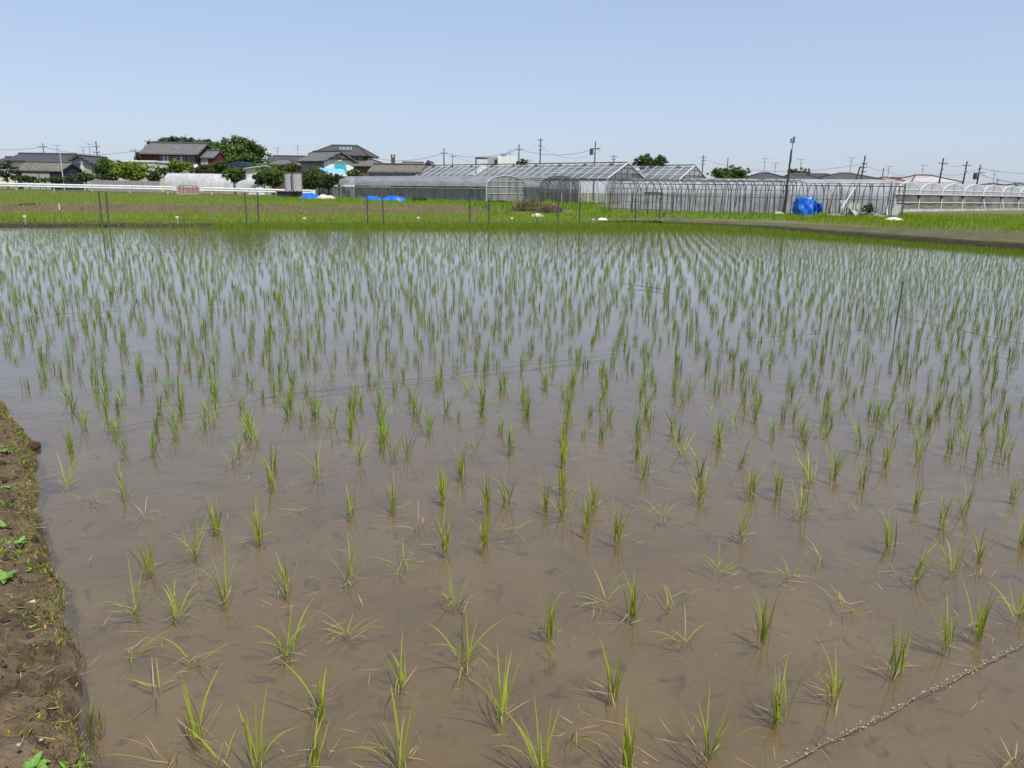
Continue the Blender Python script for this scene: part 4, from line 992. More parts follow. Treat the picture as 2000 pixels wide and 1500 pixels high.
hip(1590, 1640, 339.5, 351, 134, 'tile_dark', 'brown', 'dark roofed house between the pale walled house and the brown walled one', 'hip_roof_house', rl=3)
hip(1622, 1714, 338, 351, 128, 'tile_brown', 'brown', 'wide brown walled house with dark hip roof behind the braced pole', 'hip_roof_house', ants=((1680, 306),), win=((1630, 1645), (1690, 1705)))
hip(1726, 1768, 346.5, 356, 130, 'tile_orange', 'cream', 'low house with bright orange tiled roof', 'orange_roof_house', ants=((1757, 323),))
hip(1758, 1782, 347, 355, 142, 'tile_green', 'plaster', 'greenish roof peeking out behind the orange roofed house', 'green_roof_house', rl=2)
hip(1785, 1866, 342, 356, 128, 'tile_pale', 'brown', 'house with pale pinkish hip roof behind the crossarm pole', 'pale_roof_house', rl=2.6, ants=((1826, 321),))
hip(1946, 1985, 359, 366, 135, 'tile_maroon', 'plaster', 'low maroon roofed house near the right edge of the photo', 'maroon_roof_house', ants=((1970, 333),))
hip(1994, 2040, 359, 366, 138, 'tile_green', 'plaster', 'dark green roofed house cut by the right edge of the photo', 'green_roof_house')
hip(1442, 1474, 343, 352, 140, 'tile_dark', 'plaster', 'dark roof just right of the round bushy tree', 'hip_roof_house', rl=2)
hip(-60, 22, 312, 322, 150, 'tile_dark', 'cream', 'dark roofed house behind the pine at the left edge', 'hip_roof_house')

# ================================================================== GREENHOUSES
def arch(w_, he, hr, n=12):
    pts = [(0, 0), (0, he)]
    for i in range(1, n): a = math.pi*i/n; pts.append((w_/2-w_/2*math.cos(a), he+(hr-he)*math.sin(a)**.85))
    return pts+[(w_, he), (w_, 0)]
def hoop_mesh(w_, he, hr, r=.024, n=10):
    m = MB(); m.tube([(u, 0, z) for u, z in arch(w_, he, hr, n)], r, 4); return m.mesh('hoop')
def skin(t, prof, y0, y1, mat, name, ny=12, wob=.0, smooth=True):
    m = MB(); k = len(prof); vs = []; fs = []
    for j in range(ny+1):
        y = y0+(y1-y0)*j/ny
        for u, z in prof: vs.append((u+wob*math.sin(y*3.3+z*5), y, z+wob*math.sin(y*2.1+u)))
    for j in range(ny):
        for i in range(k-1): fs.append((j*k+i, j*k+i+1, (j+1)*k+i+1, (j+1)*k+i))
    m.add(vs, fs); return m.build(name, mat, t, smooth=smooth)
def tunnel(name, label, loc, yaw, w_, length, he, hr, sp, film_roof=None, film_side=None, front=None, pipe='pipe', vent=False, group=None, rails=(.5,), r=.024):
    t = thing(name, label, 'greenhouse', loc, yaw, group); A = arch(w_, he, hr, 10)
    hm = hoop_mesh(w_, he, hr, r); hm.materials.append(MAT[pipe]); n = int(length/sp)
    for i in range(n+1):
        o = bpy.data.objects.new('hoop', hm); COL.objects.link(o); o.parent = t; o.location = (0, i*length/n, 0)
        if not film_roof: o.location.y += random.gauss(0, .05); o.rotation_euler = (random.gauss(0, .035), random.gauss(0, .012), random.gauss(0, .03))
    off = .035; cx = w_/2
    Bf = [(cx+(u-cx)*(1+off/cx), z*(1+off/hr)) for u, z in A]
    if film_roof: skin(t, Bf[1:-1], -.05, length+.05, film_roof, 'roof_film', 30, .012)
    if film_side:
        gap = .28 if vent else 0
        for nm, u in (('side_film', Bf[0][0]), ('side_film', Bf[-1][0])):
            skin(t, [(u, -.1), (u, (he-gap)*.55), (u, he-gap)], -.05, length+.05, film_side, nm, 40, .03)
    if vent:
        m = MB(); m.tube([(Bf[0][0]-.06, i*.5, he-.26+.03*math.sin(i*1.7)) for i in range(int(length*2))], .07, 6); m.build('vent_roll', 'film_grey', t)
        m = MB(); m.tube([(Bf[0][0]-.02, 0, he+.02), (Bf[0][0]-.02, length, he+.02)], .03, 5); m.build('vent_rail', 'pipe_pale', t)
    for f in rails:
        m = MB(); k = f*(len(A)-3)+1; i = int(k); u = A[i][0]+(A[i+1][0]-A[i][0])*(k-i); z = A[i][1]+(A[i+1][1]-A[i][1])*(k-i); m.tube([(u, 0, z-.05), (u, length, z-.05)], .02, 4); m.build('purlin', pipe, t)
    if front:
        m = MB(); prof = [(u, z) for u, z in A]; m.add([(u, -.06, z) for u, z in prof], [tuple(range(len(prof)))]); m.build('end_film', front, t)
        m = MB()
        for z in (he*.55, he, he+(hr-he)*.5): 
            hw = w_/2 if z <= he else w_/2*math.sqrt(max(.02, 1-((z-he)/(hr-he))**2.2)); m.tube([(cx-hw, -.10, z), (cx+hw, -.10, z)], .028, 4)
        for f in (.17, .34, .5, .66, .83):
            u = w_*f; z = he+(hr-he)*(math.sin(math.acos(1-2*f)))**.85; m.tube([(u, -.10, 0), (u, -.10, z)], .025, 4)
        m.build('end_frame', 'pipe_pale', t)
        m = MB(); m.tube([(u, -.09, z) for u, z in Bf], .05, 6); m.build('end_arch', 'pipe_pale', t)
    return t
YAW = math.atan2(.75, .66)
tunnel('film_tunnel', 'long tunnel greenhouse under grey aged film behind the blue tarps', (-3.3, 90, .42), YAW, 6.9, 30, 1.75, 2.95, .75, 'film_grey', 'film_side', 'film_side', vent=True)
tunnel('film_tunnel', 'second grey film tunnel greenhouse with open front, half stripped of its film', (2.9, 93.2, .42), YAW, 8.0, 27, 1.75, 3.15, .75, 'film_grey', 'film_side', None, vent=False)
YF = math.atan2(.88, .47)
tunnel('bare_hoop_frame', 'bare pipe frame tunnel without film behind the compost heap and weeds', (21.9, 62.5, .1), YF, 5.6, 15.8, 1.45, 2.8, .40, None, None, None, rails=(.12, .25, .38, .5, .62, .75, 0), r=.034)
tunnel('bare_hoop_frame', 'bare pipe frame tunnel around the upright blue tarp', (29.4, 60.0, .1), YF, 5.6, 7.4, 1.4, 2.65, .55, None, None, None, rails=(.3, .5, .7, 0), r=.034)
tunnel('bare_hoop_frame', 'small bare hoop frame in front of the second film tunnel', (6.0, 82, .25), YAW, 6.0, 9, 1.6, 2.9, .8, None, None, None, rails=(.3, .5, .7, 0))
tunnel('white_film_tunnel', 'whitish film tunnel greenhouse seen through the bare hoops', (31.7, 67.4, .1), YF, 6.0, 24, 1.6, 2.95, .6, 'film_white', 'film_milky', None, pipe='pipe', rails=(.15, .3, .5, .75))
tunnel('white_film_tunnel', 'clear film tunnel greenhouse behind the whitish one, left of the multi-span arches', (34.8, 73.1, .1), YF, 6.2, 20, 1.7, 3.15, .6, 'film_white', 'film_white', None, pipe='pipe_pale', rails=(.25, .5, .75))
# multi-span arches on the right
c0 = P(1744, 415, 80); acr = Vector((.81, .585)).normalized(); ymul = math.atan2(acr.y, acr.x)
for i, nm in enumerate(['first', 'second', 'third', 'fourth', 'fifth', 'sixth', 'seventh', 'eighth']):
    q = Vector((c0.x, 80))+acr*4.75*i
    t = thing('arched_greenhouse', f'clear arched greenhouse bay, {nm} from left in the multi-span row on the right', 'greenhouse', (q.x, q.y, .02), ymul, 'bays of the multi-span greenhouse')
    w_ = 4.75; he, hr = 1.95, 3.15; L_ = 24; A = arch(w_, he, hr, 10)
    hm = MB(); hm.tube([(u, 0, z) for u, z in A[1:-1]], .045, 5); hm = hm.mesh('hoop'); hm.materials.append(MAT['white'])
    for k in range(13):
        o = bpy.data.objects.new('hoop', hm); COL.objects.link(o); o.parent = t; o.location = (0, k*2.0, 0)
    skin(t, [(u, z+.05) for u, z in A[1:-1]], 0, L_, 'film_white', 'roof_film', 14, .01)
    m = MB(); m.add([(u, -.03, z) for u, z in A[1:-1]], [tuple(range(len(A)-2))]); m.build('end_film', 'film_white', t)
    m = MB(); m.tube([(0, -.08, -.2), (0, -.08, he)], .055, 6); m.build('post', 'white', t)
    m = MB(); m.box(-.14, .14, -.2, .25, he-.32, he-.05); m.build('gutter_end', 'pipe', t)
    m = MB(); m.tube([(w_/2, -.08, he), (w_/2, -.08, hr)], .03, 5); m.build('end_mullion', 'pipe_pale', t)
    for z in (he+.45, he, 1.15): m = MB(); hw = w_/2 if z <= he else w_*.43; m.tube([(w_/2-hw, -.07, z), (w_/2+hw, -.07, z)], .028, 4); m.build('end_rail', 'white', t)
    skin_m = MB(); n = 10; vs = []; fs = []
    for a in range(n+1):
        for b_ in range(5): u = w_*a/n; z = .55+(he-.60)*b_/4; vs.append((u, .02+.05*math.sin(u*2.3+b_*1.1+i), z))
    for a in range(n):
        for b_ in range(4): fs.append((a*5+b_, (a+1)*5+b_, (a+1)*5+b_+1, a*5+b_+1))
    skin_m.add(vs, fs); skin_m.build('shade_net', 'net', t, smooth=True)
    m = MB(); m.box(.06, w_-.06, -.02, .02, -.2, .5); m.build('base_sheet', 'film_milky', t)
    m = MB(); m.box(-.1, .1, 0, L_, he-.1, he+.02); m.build('gutter', 'pipe_pale', t)
    if i == 0:
        skin(t, [(-.03, -.1), (-.03, 1.0), (-.03, he)], 0, L_, 'film_white', 'side_film', 20, .03)
    if i in (4, 5):
        m = MB(); m.tube([(0.1, -.6, -.1), (-.02, -.12, he-.2)], .05, 5); m.build('brace', 'white', t)
# glasshouses
def glasshouse(label, apex, Yf, w_, L_, zap, zev, nb):
    p = P(apex[0], apex[1], Yf); a = Vector((math.cos(YAW), math.sin(YAW)))
    o0 = Vector((p.x, Yf))-a*w_/2; t = thing('glasshouse', label, 'greenhouse', (o0.x, o0.y, .4), YAW); he, hr = zev-.4, p.z-.4
    for k in range(nb):
        y0, y1 = L_*k/nb+.03, L_*(k+1)/nb-.03
        for sd in (0, 1):
            for r0, r1 in ((.0, .34), (.345, .67), (.675, .9)):
                if sd == 1 and r0 > .3: continue
                f = lambda r: (w_/2*r, he+(hr-he)*r) if sd == 0 else (w_-w_/2*r, he+(hr-he)*r)
                u0, z0 = f(r0); u1, z1 = f(r1)
                if random.random() < .06 and sd == 0: continue
                m = MB(); m.slab([(u0, y0, z0), (u0, y1, z0), (u1, y1, z1), (u1, y0, z1)], .012); m.build('pane', 'pane', t)
        m = MB(); m.tube([(0, y0-.03, he+.03), (w_/2, y0-.03, hr+.03), (w_, y0-.03, he+.03)], .035, 4); m.build('rafter', 'pipe_pale', t)
        m = MB(); m.tube([(0, y0-.03, -.3), (0, y0-.03, he)], .05, 4); m.build('post', 'pipe_pale', t)
        if k % 3 == 1:      # raised ridge vents
            m = MB(); yv = (y0+y1)/2; m.tube([(w_*.44, yv-1.1, hr-.55), (w_*.44, yv, hr-.12), (w_*.44, yv+1.1, hr-.55)], .07, 4); m.build('vent_strut', 'frame', t)
    for u, z in ((0, he), (w_/2*.34, he+(hr-he)*.34), (w_/2*.67, he+(hr-he)*.67), (w_*.45, hr-(hr-he)*.1), (w_, he)):
        m = MB(); m.tube([(u, 0, z+.04), (u, L_, z+.04)], .035, 4); m.build('purlin', 'pipe_pale', t)
    m = MB(); m.box(w_/2-.12, w_/2+.12, -.1, L_+.1, hr+.0, hr+.12); m.build('ridge_beam', 'pipe', t)
    m = MB(); m.tube([(0, -.06, he), (w_/2, -.06, hr), (w_, -.06, he)], .09, 5); m.build('gable_rafter', 'pipe_pale', t)
    m = MB()
    for f in (.2, .35, .5, .65, .8): m.tube([(w_*f, -.04, -.3), (w_*f, -.04, he+(hr-he)*(1-abs(2*f-1)))], .045, 4)
    for z in (he, he+(hr-he)*.35, he+(hr-he)*.68): hw = w_/2*(1-(z-he)/(hr-he)); m.tube([(w_/2-hw, -.04, z), (w_/2+hw, -.04, z)], .035, 4)
    m.build('gable_frame', 'pipe', t)
    m = MB(); m.add([(0, 0, -.3), (w_, 0, -.3), (w_, 0, he), (w_/2, 0, hr), (0, 0, he)], [(0, 1, 2, 3, 4)]); m.build('gable_pane', 'pane', t)
    return t
glasshouse('long glasshouse with open ridge vents and steel gable end behind the film tunnels', (1226, 318), 97, 8.5, 40, 5.5, 3.3, 30)
glasshouse('second glasshouse gable standing right of the long glasshouse', (1357, 323), 102, 8.0, 30, 5.4, 3.3, 22)
# milky poly tunnel on the left
s = Spot(318, 495, 109.5); 
t = tunnel('milky_tunnel', 'low milky white film tunnel with muddy pink skirt behind the guard rails', (s.loc[0], 113.5, s.z+.1), -math.pi/2, 3.4, s.w, .7, s.h(339, 400)-.1, .9, 'film_milky', 'film_pink', None, pipe='pipe_pale')
m = MB(); A = arch(3.4, .7, s.h(339, 400)-.1, 10); m.add([(u, -.1, z) for u, z in A], [tuple(range(len(A)))]); m.build('end_film', 'film_grey', t)
q = P(503, 360, 109); m = MB(); n = 9; vs = []; fs = []
for i in range(n+1):
    for j in range(n+1):
        u, v = i/n*2-1, j/n*2-1; r = max(0, 1-(u*u+v*v)); vs.append((u*1.2, v*1.0, 1.25*r**.6*(1+.3*math.sin(u*7+v*5))))
for i in range(n):
    for j in range(n): fs.append((i*(n+1)+j, (i+1)*(n+1)+j, (i+1)*(n+1)+j+1, i*(n+1)+j+1))
m.add(vs, fs); o = m.build('collapsed_film', 'film_milky'); o.location = (q.x, 109, s.z); tag(o, 'collapsed heap of white film at the right end of the milky tunnel', 'plastic film')

# ================================================================== THINGS BY THE ROAD
def guard_rail(label, p0, p1, Y=101.0):
    a = P(p0[0], p0[1], Y); b = P(p1[0], p1[1], Y); L_ = (b-a).length
    t = thing('guard_rail', label, 'guard rail', (a.x, Y, a.z), 0, 'white guard rails along the road'); d = b-a; yaw = math.atan2(d.z, d.x)
    prof = [(0, 0), (-.07, -.06), (-.07, -.15), (0, -.21), (0, -.27), (-.07, -.33), (-.07, -.42), (0, -.48)]
    m = MB(); k = len(prof); vs = []
    for e in (Vector((0, 0, 0)), d): vs += [Vector((e.x, y, e.z+z)) for y, z in prof]
    for e in (Vector((0, 0, 0)), d): vs += [Vector((e.x, y+.02, e.z+z)) for y, z in prof]
    fs = [(i, k+i, k+i+1, i+1) for i in range(k-1)]+[(2*k+i, 2*k+i+1, 3*k+i+1, 3*k+i) for i in range(k-1)]
    m.add(vs, fs); m.build('beam', 'white', t)
    n = max(2, int(L_/5.2))
    for i in range(n+1):
        q = d*((i+.2)/(n+.4)); m = MB(); m.tube([(q.x, .09, q.z-1.25), (q.x, .09, q.z-.05)], .065, 7); m.build('post', 'white', t)
    for e in (Vector((0, 0, 0)), d):
        m = MB(); m.box(e.x-.28, e.x+.28, -.11, -.075, e.z-.5, e.z+.02); m.build('end_plate', 'white', t)
guard_rail('long white guard rail at the far left in front of the barn', (-60, 355.5), (341, 364))
guard_rail('white guard rail right of the road gap ending near the twin tanks', (394, 365.5), (612, 371))
for px, lb in ((352, 'rusty metal frame standing in the gap between the guard rails'), ):
    t = thing('rusty_frame', lb, 'frame', P(368, 376, 101.5)); m = MB()
    for x_ in (-1.1, -.6, .6, 1.1): m.tube([(x_, 0, -.3), (x_, 0, .85)], .04, 5)
    m.build('legs', 'rust', t); m = MB(); m.tube([(-1.2, 0, .85), (1.2, 0, .85)], .04, 5); m.tube([(-1.1, 0, .45), (1.1, 0, .45)], .03, 5); m.build('rails', 'rust', t)
    m = MB(); m.box(-1.9, -1.3, -.2, .2, .2, .3); m.box(-1.85, -1.78, -.15, .15, -.3, .198); m.box(-1.42, -1.35, -.15, .15, -.3, .198); m.build('shelf', 'sheet', t)
# white utility stakes near the barn
for i, (px, yt, yb, Y) in enumerate(((122, 292, 340, 112), (162, 315, 340, 112))):
    g = P(px, yb, Y); h = P(px, yt, Y).z; z0 = float(T(g.x, Y)); m = MB(); m.tube([(0, 0, 0), (0, 0, (h-z0)*.6), (0, 0, h-z0)], .07, 7, .05); m.lathe([(.001, h-z0+.05), (.07, h-z0+.02), (.06, h-z0)], 7)
    o = m.build('service_pole', 'pipe_pale'); o.location = (g.x, Y, z0); tag(o, ('tall pale service pole right of the navy barn', 'short pale pole in front of the cream gable house')[i], 'pole')
# twin tanks
for i, (px, nm) in enumerate(((566, 'left'), (583, 'right'))):
    q = P(px, 372, 93+.0*i); zt = P(px, 338, 93).z; zb = q.z
    t = thing('water_tank', f'{nm} one of two upright grey metal tanks with rusty rims', 'tank', (q.x, 93-.5*i, zb), 0, 'twin metal tanks')
    r = .56; h = zt-zb
    m = MB(); m.lathe([(.0, 0), (r, 0), (r, h), (r*.9, h+.02), (0, h+.03)], 24); m.build('shell', 'steel', t, smooth=False)
    m = MB(); m.lathe([(r+.005, h-.08), (r+.03, h-.06), (r+.03, h+.05), (r-.04, h+.06)], 24); m.build('rim', 'rust', t)
    for a in range(4): m = MB(); m.tube([(r*.8*math.cos(a*1.57+.4), r*.8*math.sin(a*1.57+.4), -.35), (r*.8*math.cos(a*1.57+.4), r*.8*math.sin(a*1.57+.4), 0)], .04, 5); m.build('leg', 'frame', t)
    m = MB(); m.tube([(r+.08, -.1, .3), (r+.08, -.1, h*.8)], .03, 5); m.build('outlet_pipe', 'rust', t)
q = P(567, 382, 93); zt = P(567, 373.5, 93).z; m = MB(); m.box(-1.35, 1.15, -.7, .9, -.6, zt-q.z-.12); m.box(-1.45, 1.25, -.8, 1.0, zt-q.z-.118, zt-q.z-.02)
o = m.build('tank_plinth', 'frame'); o.location = q; tag(o, 'dark plinth carrying the twin metal tanks', 'plinth')
# tarps
def heap(name, label, cat, px0, px1, ytop, ybot, Y, mat, depth=2.0, seed=0, power=.6, lumps=3.0, n=26):
    a = P(px0, ybot, Y); b = P(px1, ybot, Y); w_ = b.x-a.x; h = P((px0+px1)/2, ytop, Y).z-a.z; m = MB(); vs = []; fs = []
    for i in range(n+1):
        for j in range(n+1):
            u, v = i/n*2-1, j/n*2-1; e = max(0, 1-abs(u)**2.4)*max(0, 1-abs(v)**2.4)
            z = h*e**power*(.78+.45*mnoise.noise((u*lumps*.5+seed, v*lumps*.5, seed)))
            z += h*.22*(.4-abs(mnoise.noise((u*lumps*1.6+seed, v*lumps*1.6, 3))))*e**.5 + h*.08*mnoise.noise((u*lumps*4, v*lumps*4, seed))*e
            vs.append((u*w_/2*(1+.06*mnoise.noise((v*3, seed, 1))), v*depth/2, z-.05*(e < .02)))
    for i in range(n):
        for j in range(n): fs.append((i*(n+1)+j, (i+1)*(n+1)+j, (i+1)*(n+1)+j+1, i*(n+1)+j+1))
    m.add(vs, fs); o = m.build(name, mat, None, smooth=True); o.location = ((a.x+b.x)/2, Y, a.z-.12); return tag(o, label, cat)
heap('tarp_heap', 'blue tarp heap at the foot of the twin tanks', 'tarp', 584, 628, 375, 387, 88.5, 'tarp', 2.4, 2)
heap('covered_heap', 'beige sheet covered heap right of the blue tarp by the tanks', 'tarp', 616, 657, 377.5, 389, 88, 'beige', 2.0, 5)
heap('tarp_heap', 'left lump of blue tarp in front of the grey film tunnel', 'tarp', 703, 755, 380.5, 393, 85, 'tarp', 2.4, 8)
heap('tarp_heap', 'right lump of blue tarp in front of the grey film tunnel', 'tarp', 742, 798, 378, 396, 84, 'tarp', 2.4, 11)
t = thing('draped_tarp', 'crumpled upright blue tarp hung inside the bare hoop frame', 'tarp', (P(1574, 417, 61).x, 61.5, .1))
m = MB(); n = 60; vs = []; fs = []; z1 = P(1574, 385, 61.5).z-.1
for i in range(n+1):
    a = 2*math.pi*i/n
    for j in range(25):
        v = j/24; r = (.92-.30*v**2.5)*(1+.30*mnoise.noise((math.cos(a)*2.2, math.sin(a)*2.2, v*2.5))+.16*(.5-abs(mnoise.noise((math.cos(a)*4, math.sin(a)*4, v*3.5))))+.10*mnoise.noise((math.cos(a)*11, math.sin(a)*11, v*3)))
        if j == 24: r = .02
        vs.append((r*math.cos(a)*.80, r*math.sin(a)*.65, z1*(v**.8)*(1+.12*mnoise.noise((math.cos(a)*2, math.sin(a)*2, 9))*v)))
for i in range(n):
    for j in range(24): fs.append((i*25+j, (i+1)*25+j, (i+1)*25+j+1, i*25+j+1))
m.add(vs, fs); m.build('sheet', 'tarp', t, smooth=True)
m = MB(); vs = []; fs = []
for i in range(9):
    for j in range(6): vs.append((.55+.09*i, -.25+.16*math.sin(i*1.3+j*.7), .35+.16*j+.14*math.sin(i*.9)))
for i in range(8):
    for j in range(5): fs.append((i*6+j, (i+1)*6+j, (i+1)*6+j+1, i*6+j+1))
m.add(vs, fs); m.build('loose_flap', 'tarp', t, smooth=True)
# compost / brush heap and white bags
def brush(name, label, px0, px1, ytop, ybot, Y, mat, n, seed):
    rng = np.random.default_rng(seed); a = P(px0, ybot, Y); b = P(px1, ybot, Y); h = P((px0+px1)/2, ytop, Y).z-a.z; w_ = b.x-a.x
    u = rng.uniform(-1, 1, n); v = rng.uniform(-1, 1, n); e = np.clip(1-u*u, 0, 1)*np.clip(1-v*v, 0, 1)
    bs = np.stack([u*w_/2, v*1.3, h*.85*e*rng.uniform(.2, 1, n)**.5], 1)
    V, Q = blades(bs, rng.uniform(0, 6.28, n), rng.uniform(.7, 1.9, n), rng.uniform(.25, .8, n), rng.uniform(-.3, .5, n), rng.uniform(.02, .04, n), 2, rng=rng)
    o = link(name, np_mesh(name, V, Q), mat); o.location = ((a.x+b.x)/2, Y, float(T((a.x+b.x)/2, Y))); return tag(o, label, 'brush heap')
brush('brush_heap', 'heap of dry brown brushwood in front of the second film tunnel', 1000, 1070, 388, 411, 62, 'brush', 1800, 1)
brush('brush_heap', 'smaller heap of dry brush and soil right of the brushwood heap', 1062, 1098, 395, 411, 61, 'brush', 900, 2)
brush('leafy_heap', 'pale leafy vines piled over the brush heap', 1055, 1090, 386, 404, 65, 'weed', 700, 3)
for i, (px0, px1, yt, yb, Y, lb) in enumerate(((1036, 1062, 413.5, 418.5, 54, 'white plastic bag lying in the grass before the brush heap'), (1168, 1186, 421.5, 424.5, 49, 'small white plastic scrap in the grass before the bare hoops'),
                                              (1732, 1760, 421, 424.5, 53, 'flat white board lying on the far edge of the dike'))):
    heap('plastic_bag' if i < 2 else 'flat_board', lb, 'plastic' if i < 2 else 'board', px0, px1, yt, yb, Y, 'whitewall', .8, 20+i, .7, 7, 16)
# junk around the right frames
def panel(px, py, w_, h, Y, yaw, lean, lb, mat='plaster', name='leaning_panel'):
    q = P(px, py, Y); m = MB(); m.box(-w_/2, w_/2, -.03, .03, 0, h); m.box(-w_/2-.02, w_/2+.02, -.045, .045, h, h+.05)
    o = m.build(name, mat); o.location = (q.x, Y, q.z-.05); o.rotation_euler = (lean, R(random.uniform(-8, 8)), yaw); tag(o, lb, 'panel', 'junk panels by the greenhouses')
panel(1652, 417, .55, 1.1, 62, .5, -.35, 'tall white panel leaning at the left of the junk pile'); panel(1664, 418, .8, 1.0, 61.6, -.5, -.5, 'wide white panel slumped in the middle of the junk pile')
panel(1673, 420, .6, .7, 61.4, .8, -.7, 'low white panel fallen at the right side of the junk pile'); panel(1622, 418, .32, 1.9, 62.6, .1, -.05, 'narrow pale upright board right of the blue tarp', 'plaster')
panel(1733, 420, .14, 1.1, 61, .3, -.15, 'thin pale plank tilted left at the right end of the junk', 'sheet'); panel(1745, 420, .6, 1.0, 61.5, -.8, -.6, 'white sheet propped at the right end of the junk')
for i, (px, py, w_, lb) in enumerate(((1632, 421, 1.3, 'white plank on the ground below the narrow upright board'), (1722, 424, 2.2, 'long white plank lying before the junk pile'), (1712, 421, .7, 'crumpled white sack on the ground in the junk pile'), (1520, 417, .8, 'pale sack at the foot of the leaning antenna pole'))):
    q = P(px, py, 60.5); m = MB(); m.box(-w_/2, w_/2, -.15, .15, 0, .09); m.box(-w_/3, w_/4, -.10, .12, .092, .16)
    o = m.build('ground_plank' if i < 2 else 'white_sack', 'plaster' if i < 3 else 'beige'); o.location = (q.x, 60.5, q.z-.02); o.rotation_euler = (0, 0, .1*i); tag(o, lb, 'plank' if i < 2 else 'sack')
# dark pipe gate
t = thing('pipe_gate', 'dark pipe gate frame standing before the left end of the bare hoops', 'gate', (P(1262, 415, 60).x, 60, .05))
for x_ in (-2.8, -1.1, .1, 2.0): m = MB(); m.tube([(x_, 0, -.1), (x_+.05, 0, 1.75)], .035, 5); m.build('post', 'frame', t)
for z in (.5, 1.05, 1.6): m = MB(); m.tube([(-2.9, 0, z), (2.1, 0, z-.05)], .028, 5); m.build('rail', 'frame', t)
m = MB(); m.box(-.2, 1.2, -.06, .06, 1.62, 1.72); m.build('top_board', 'frame', t)
# leaning diagonal pole in the right frame
q = P(1643, 408, 60.5); q2 = P(1670, 366, 62); m = MB(); m.tube([(0, 0, 0), (q2-q)*.5, q2-q], .05, 6); o = m.build('diagonal_prop', 'pipe_pale'); o.location = q; tag(o, 'pale diagonal prop leaning against the right hoop frame', 'pole')

# ================================================================== POLES AND WIRES
TOPS = {}
def pole(key, px, ytop, Y, label, arms=((.6, 1.6),), r=.15, mat='pole', lean=0.0, transformer=False, name='utility_pole', steps=True):
    p = P(px, ytop, Y); z0 = float(T(p.x, Y)); h = p.z-z0
    t = thing(name, label, 'utility pole', (p.x-lean, Y, z0)); m = MB(); m.tube([(0, 0, -.5), (lean*.5, 0, h*.5), (lean, 0, h)], r, 9, r*.65); m.build('shaft', mat, t)
    for i, (dz, w_) in enumerate(arms):
        m = MB(); m.box(lean-w_/2, lean+w_/2, -.14, -.06, h-dz-.05, h-dz+.05); o = m.build('crossarm', mat, t)
        for k in range(3): c = MB(); x_ = lean-w_/2+.1+(w_-.2)*k/2; c.lathe([(.001, h-dz+.05), (.055, h-dz+.06), (.04, h-dz+.14), (.055, h-dz+.2), (.001, h-dz+.24)], 7, (x_, -.10)); c.build('insulator', 'pipe_pale', o)
    if transformer:
        m = MB(); m.lathe([(.0, h-2.2), (.3, h-2.2), (.3, h-1.3), (.1, h-1.2), (0, h-1.2)], 12, (lean-.6, -.1)); m.build('transformer', 'pipe', t)
        m = MB(); m.tube([(lean, -.1, h-1.1), (lean+.9, -.1, h-1.6)], .04, 5); m.tube([(lean-.9, -.1, h-1.2), (lean+.9, -.1, h-1.1)], .05, 5); m.build('bracket', 'pipe', t)
    TOPS[key] = Vector((p.x, Y, p.z-arms[0][0] if arms else p.z-.3)); return t
pole('a', 83, 280, 150, 'utility pole rising behind the long dark-roofed house', r=.13)
pole('b', 187, 276, 138, 'utility pole standing right of the cream gable house', ((.9, 1.5), (1.8, 1.3), (2.4, 1.3)))
pole('c', 263, 289, 150, 'thin utility pole left of the red house', ((.5, 1.6),), r=.1)
pole('d', 867, 290, 140, 'utility pole left of the white concrete building', ((.75, 1.2),))
pole('d2', 884, 300, 165, 'small distant pole between the left pole and the concrete building', ((.6, 1.4),), r=.1)
pole('e', 1014, 282, 140, 'utility pole at the right corner of the white concrete building', ((.8, 1.4),))
pole('f', 1056, 270, 135, 'tall utility pole rising out of the long glasshouse roof', ((.3, .9), (1.2, .7), (1.9, .6)))
pole('g', 1163, 276, 135, 'utility pole with transformer left of the glasshouse gable', ((1.2, 1.6),), transformer=True)
pole('h', 1199, 302, 160, 'short distant pole just left of the glasshouse gable', ((.4, 1.5), (.9, .9)), r=.14)
pole('h2', 1030, 311, 190, 'distant pole with wide crossarms right of the concrete building', ((.2, 2.4), (.6, 1.6)), r=.14)
pole('i', 1374, 303, 150, 'utility pole right of the second glasshouse', ((.4, 1.0), (1.0, .8), (1.6, .8)))
pole('j', 1422, 308, 135, 'dark pole standing in the bushy tree on the right', (), mat='woodpole', r=.10)
pole('k', 1690, 304, 118, 'dark utility pole with slanted brace over the brown walled house', ((1.1, .8), (1.7, .9), (2.3, .8)), lean=.4, mat='woodpole')
q = P(1680, 326, 118); b0 = P(1667, 352, 118); t = thing('pole_brace', 'slanted brace propping the dark utility pole', 'pole', (b0.x-.4, 118, .4)); m = MB(); m.tube([(0, 0, 0), (q.x-b0.x+.4, 0, q.z-.4)], .11, 7); m.build('strut', 'woodpole', t); m = MB(); m.tube([(q.x-b0.x+.3, 0, q.z-.55), (q.x-b0.x+.62, 0, q.z-.35)], .13, 7); m.build('collar', 'pipe', t)
pole('l', 1726, 328, 140, 'short dark pole left of the orange roof', (), r=.11, mat='woodpole')
pole('m', 1843, 309, 122, 'crossarm pole in front of the pale roofed house', ((.75, 1.5), (1.6, .4)), lean=.25, mat='woodpole')
pole('n', 1889, 315, 122, 'pole with single side arm, second from the right', ((.6, 1.2), (1.5, .5)), lean=.25, mat='woodpole')
pole('o', 1915, 322, 125, 'pole with two small boxes, rightmost of the tall dark poles', ((.5, .5), (1.2, .5)), lean=.2, mat='woodpole', transformer=True)
pole('p', 1949, 349, 140, 'short distant pole behind the maroon roof', ((.2, .6),), r=.09)
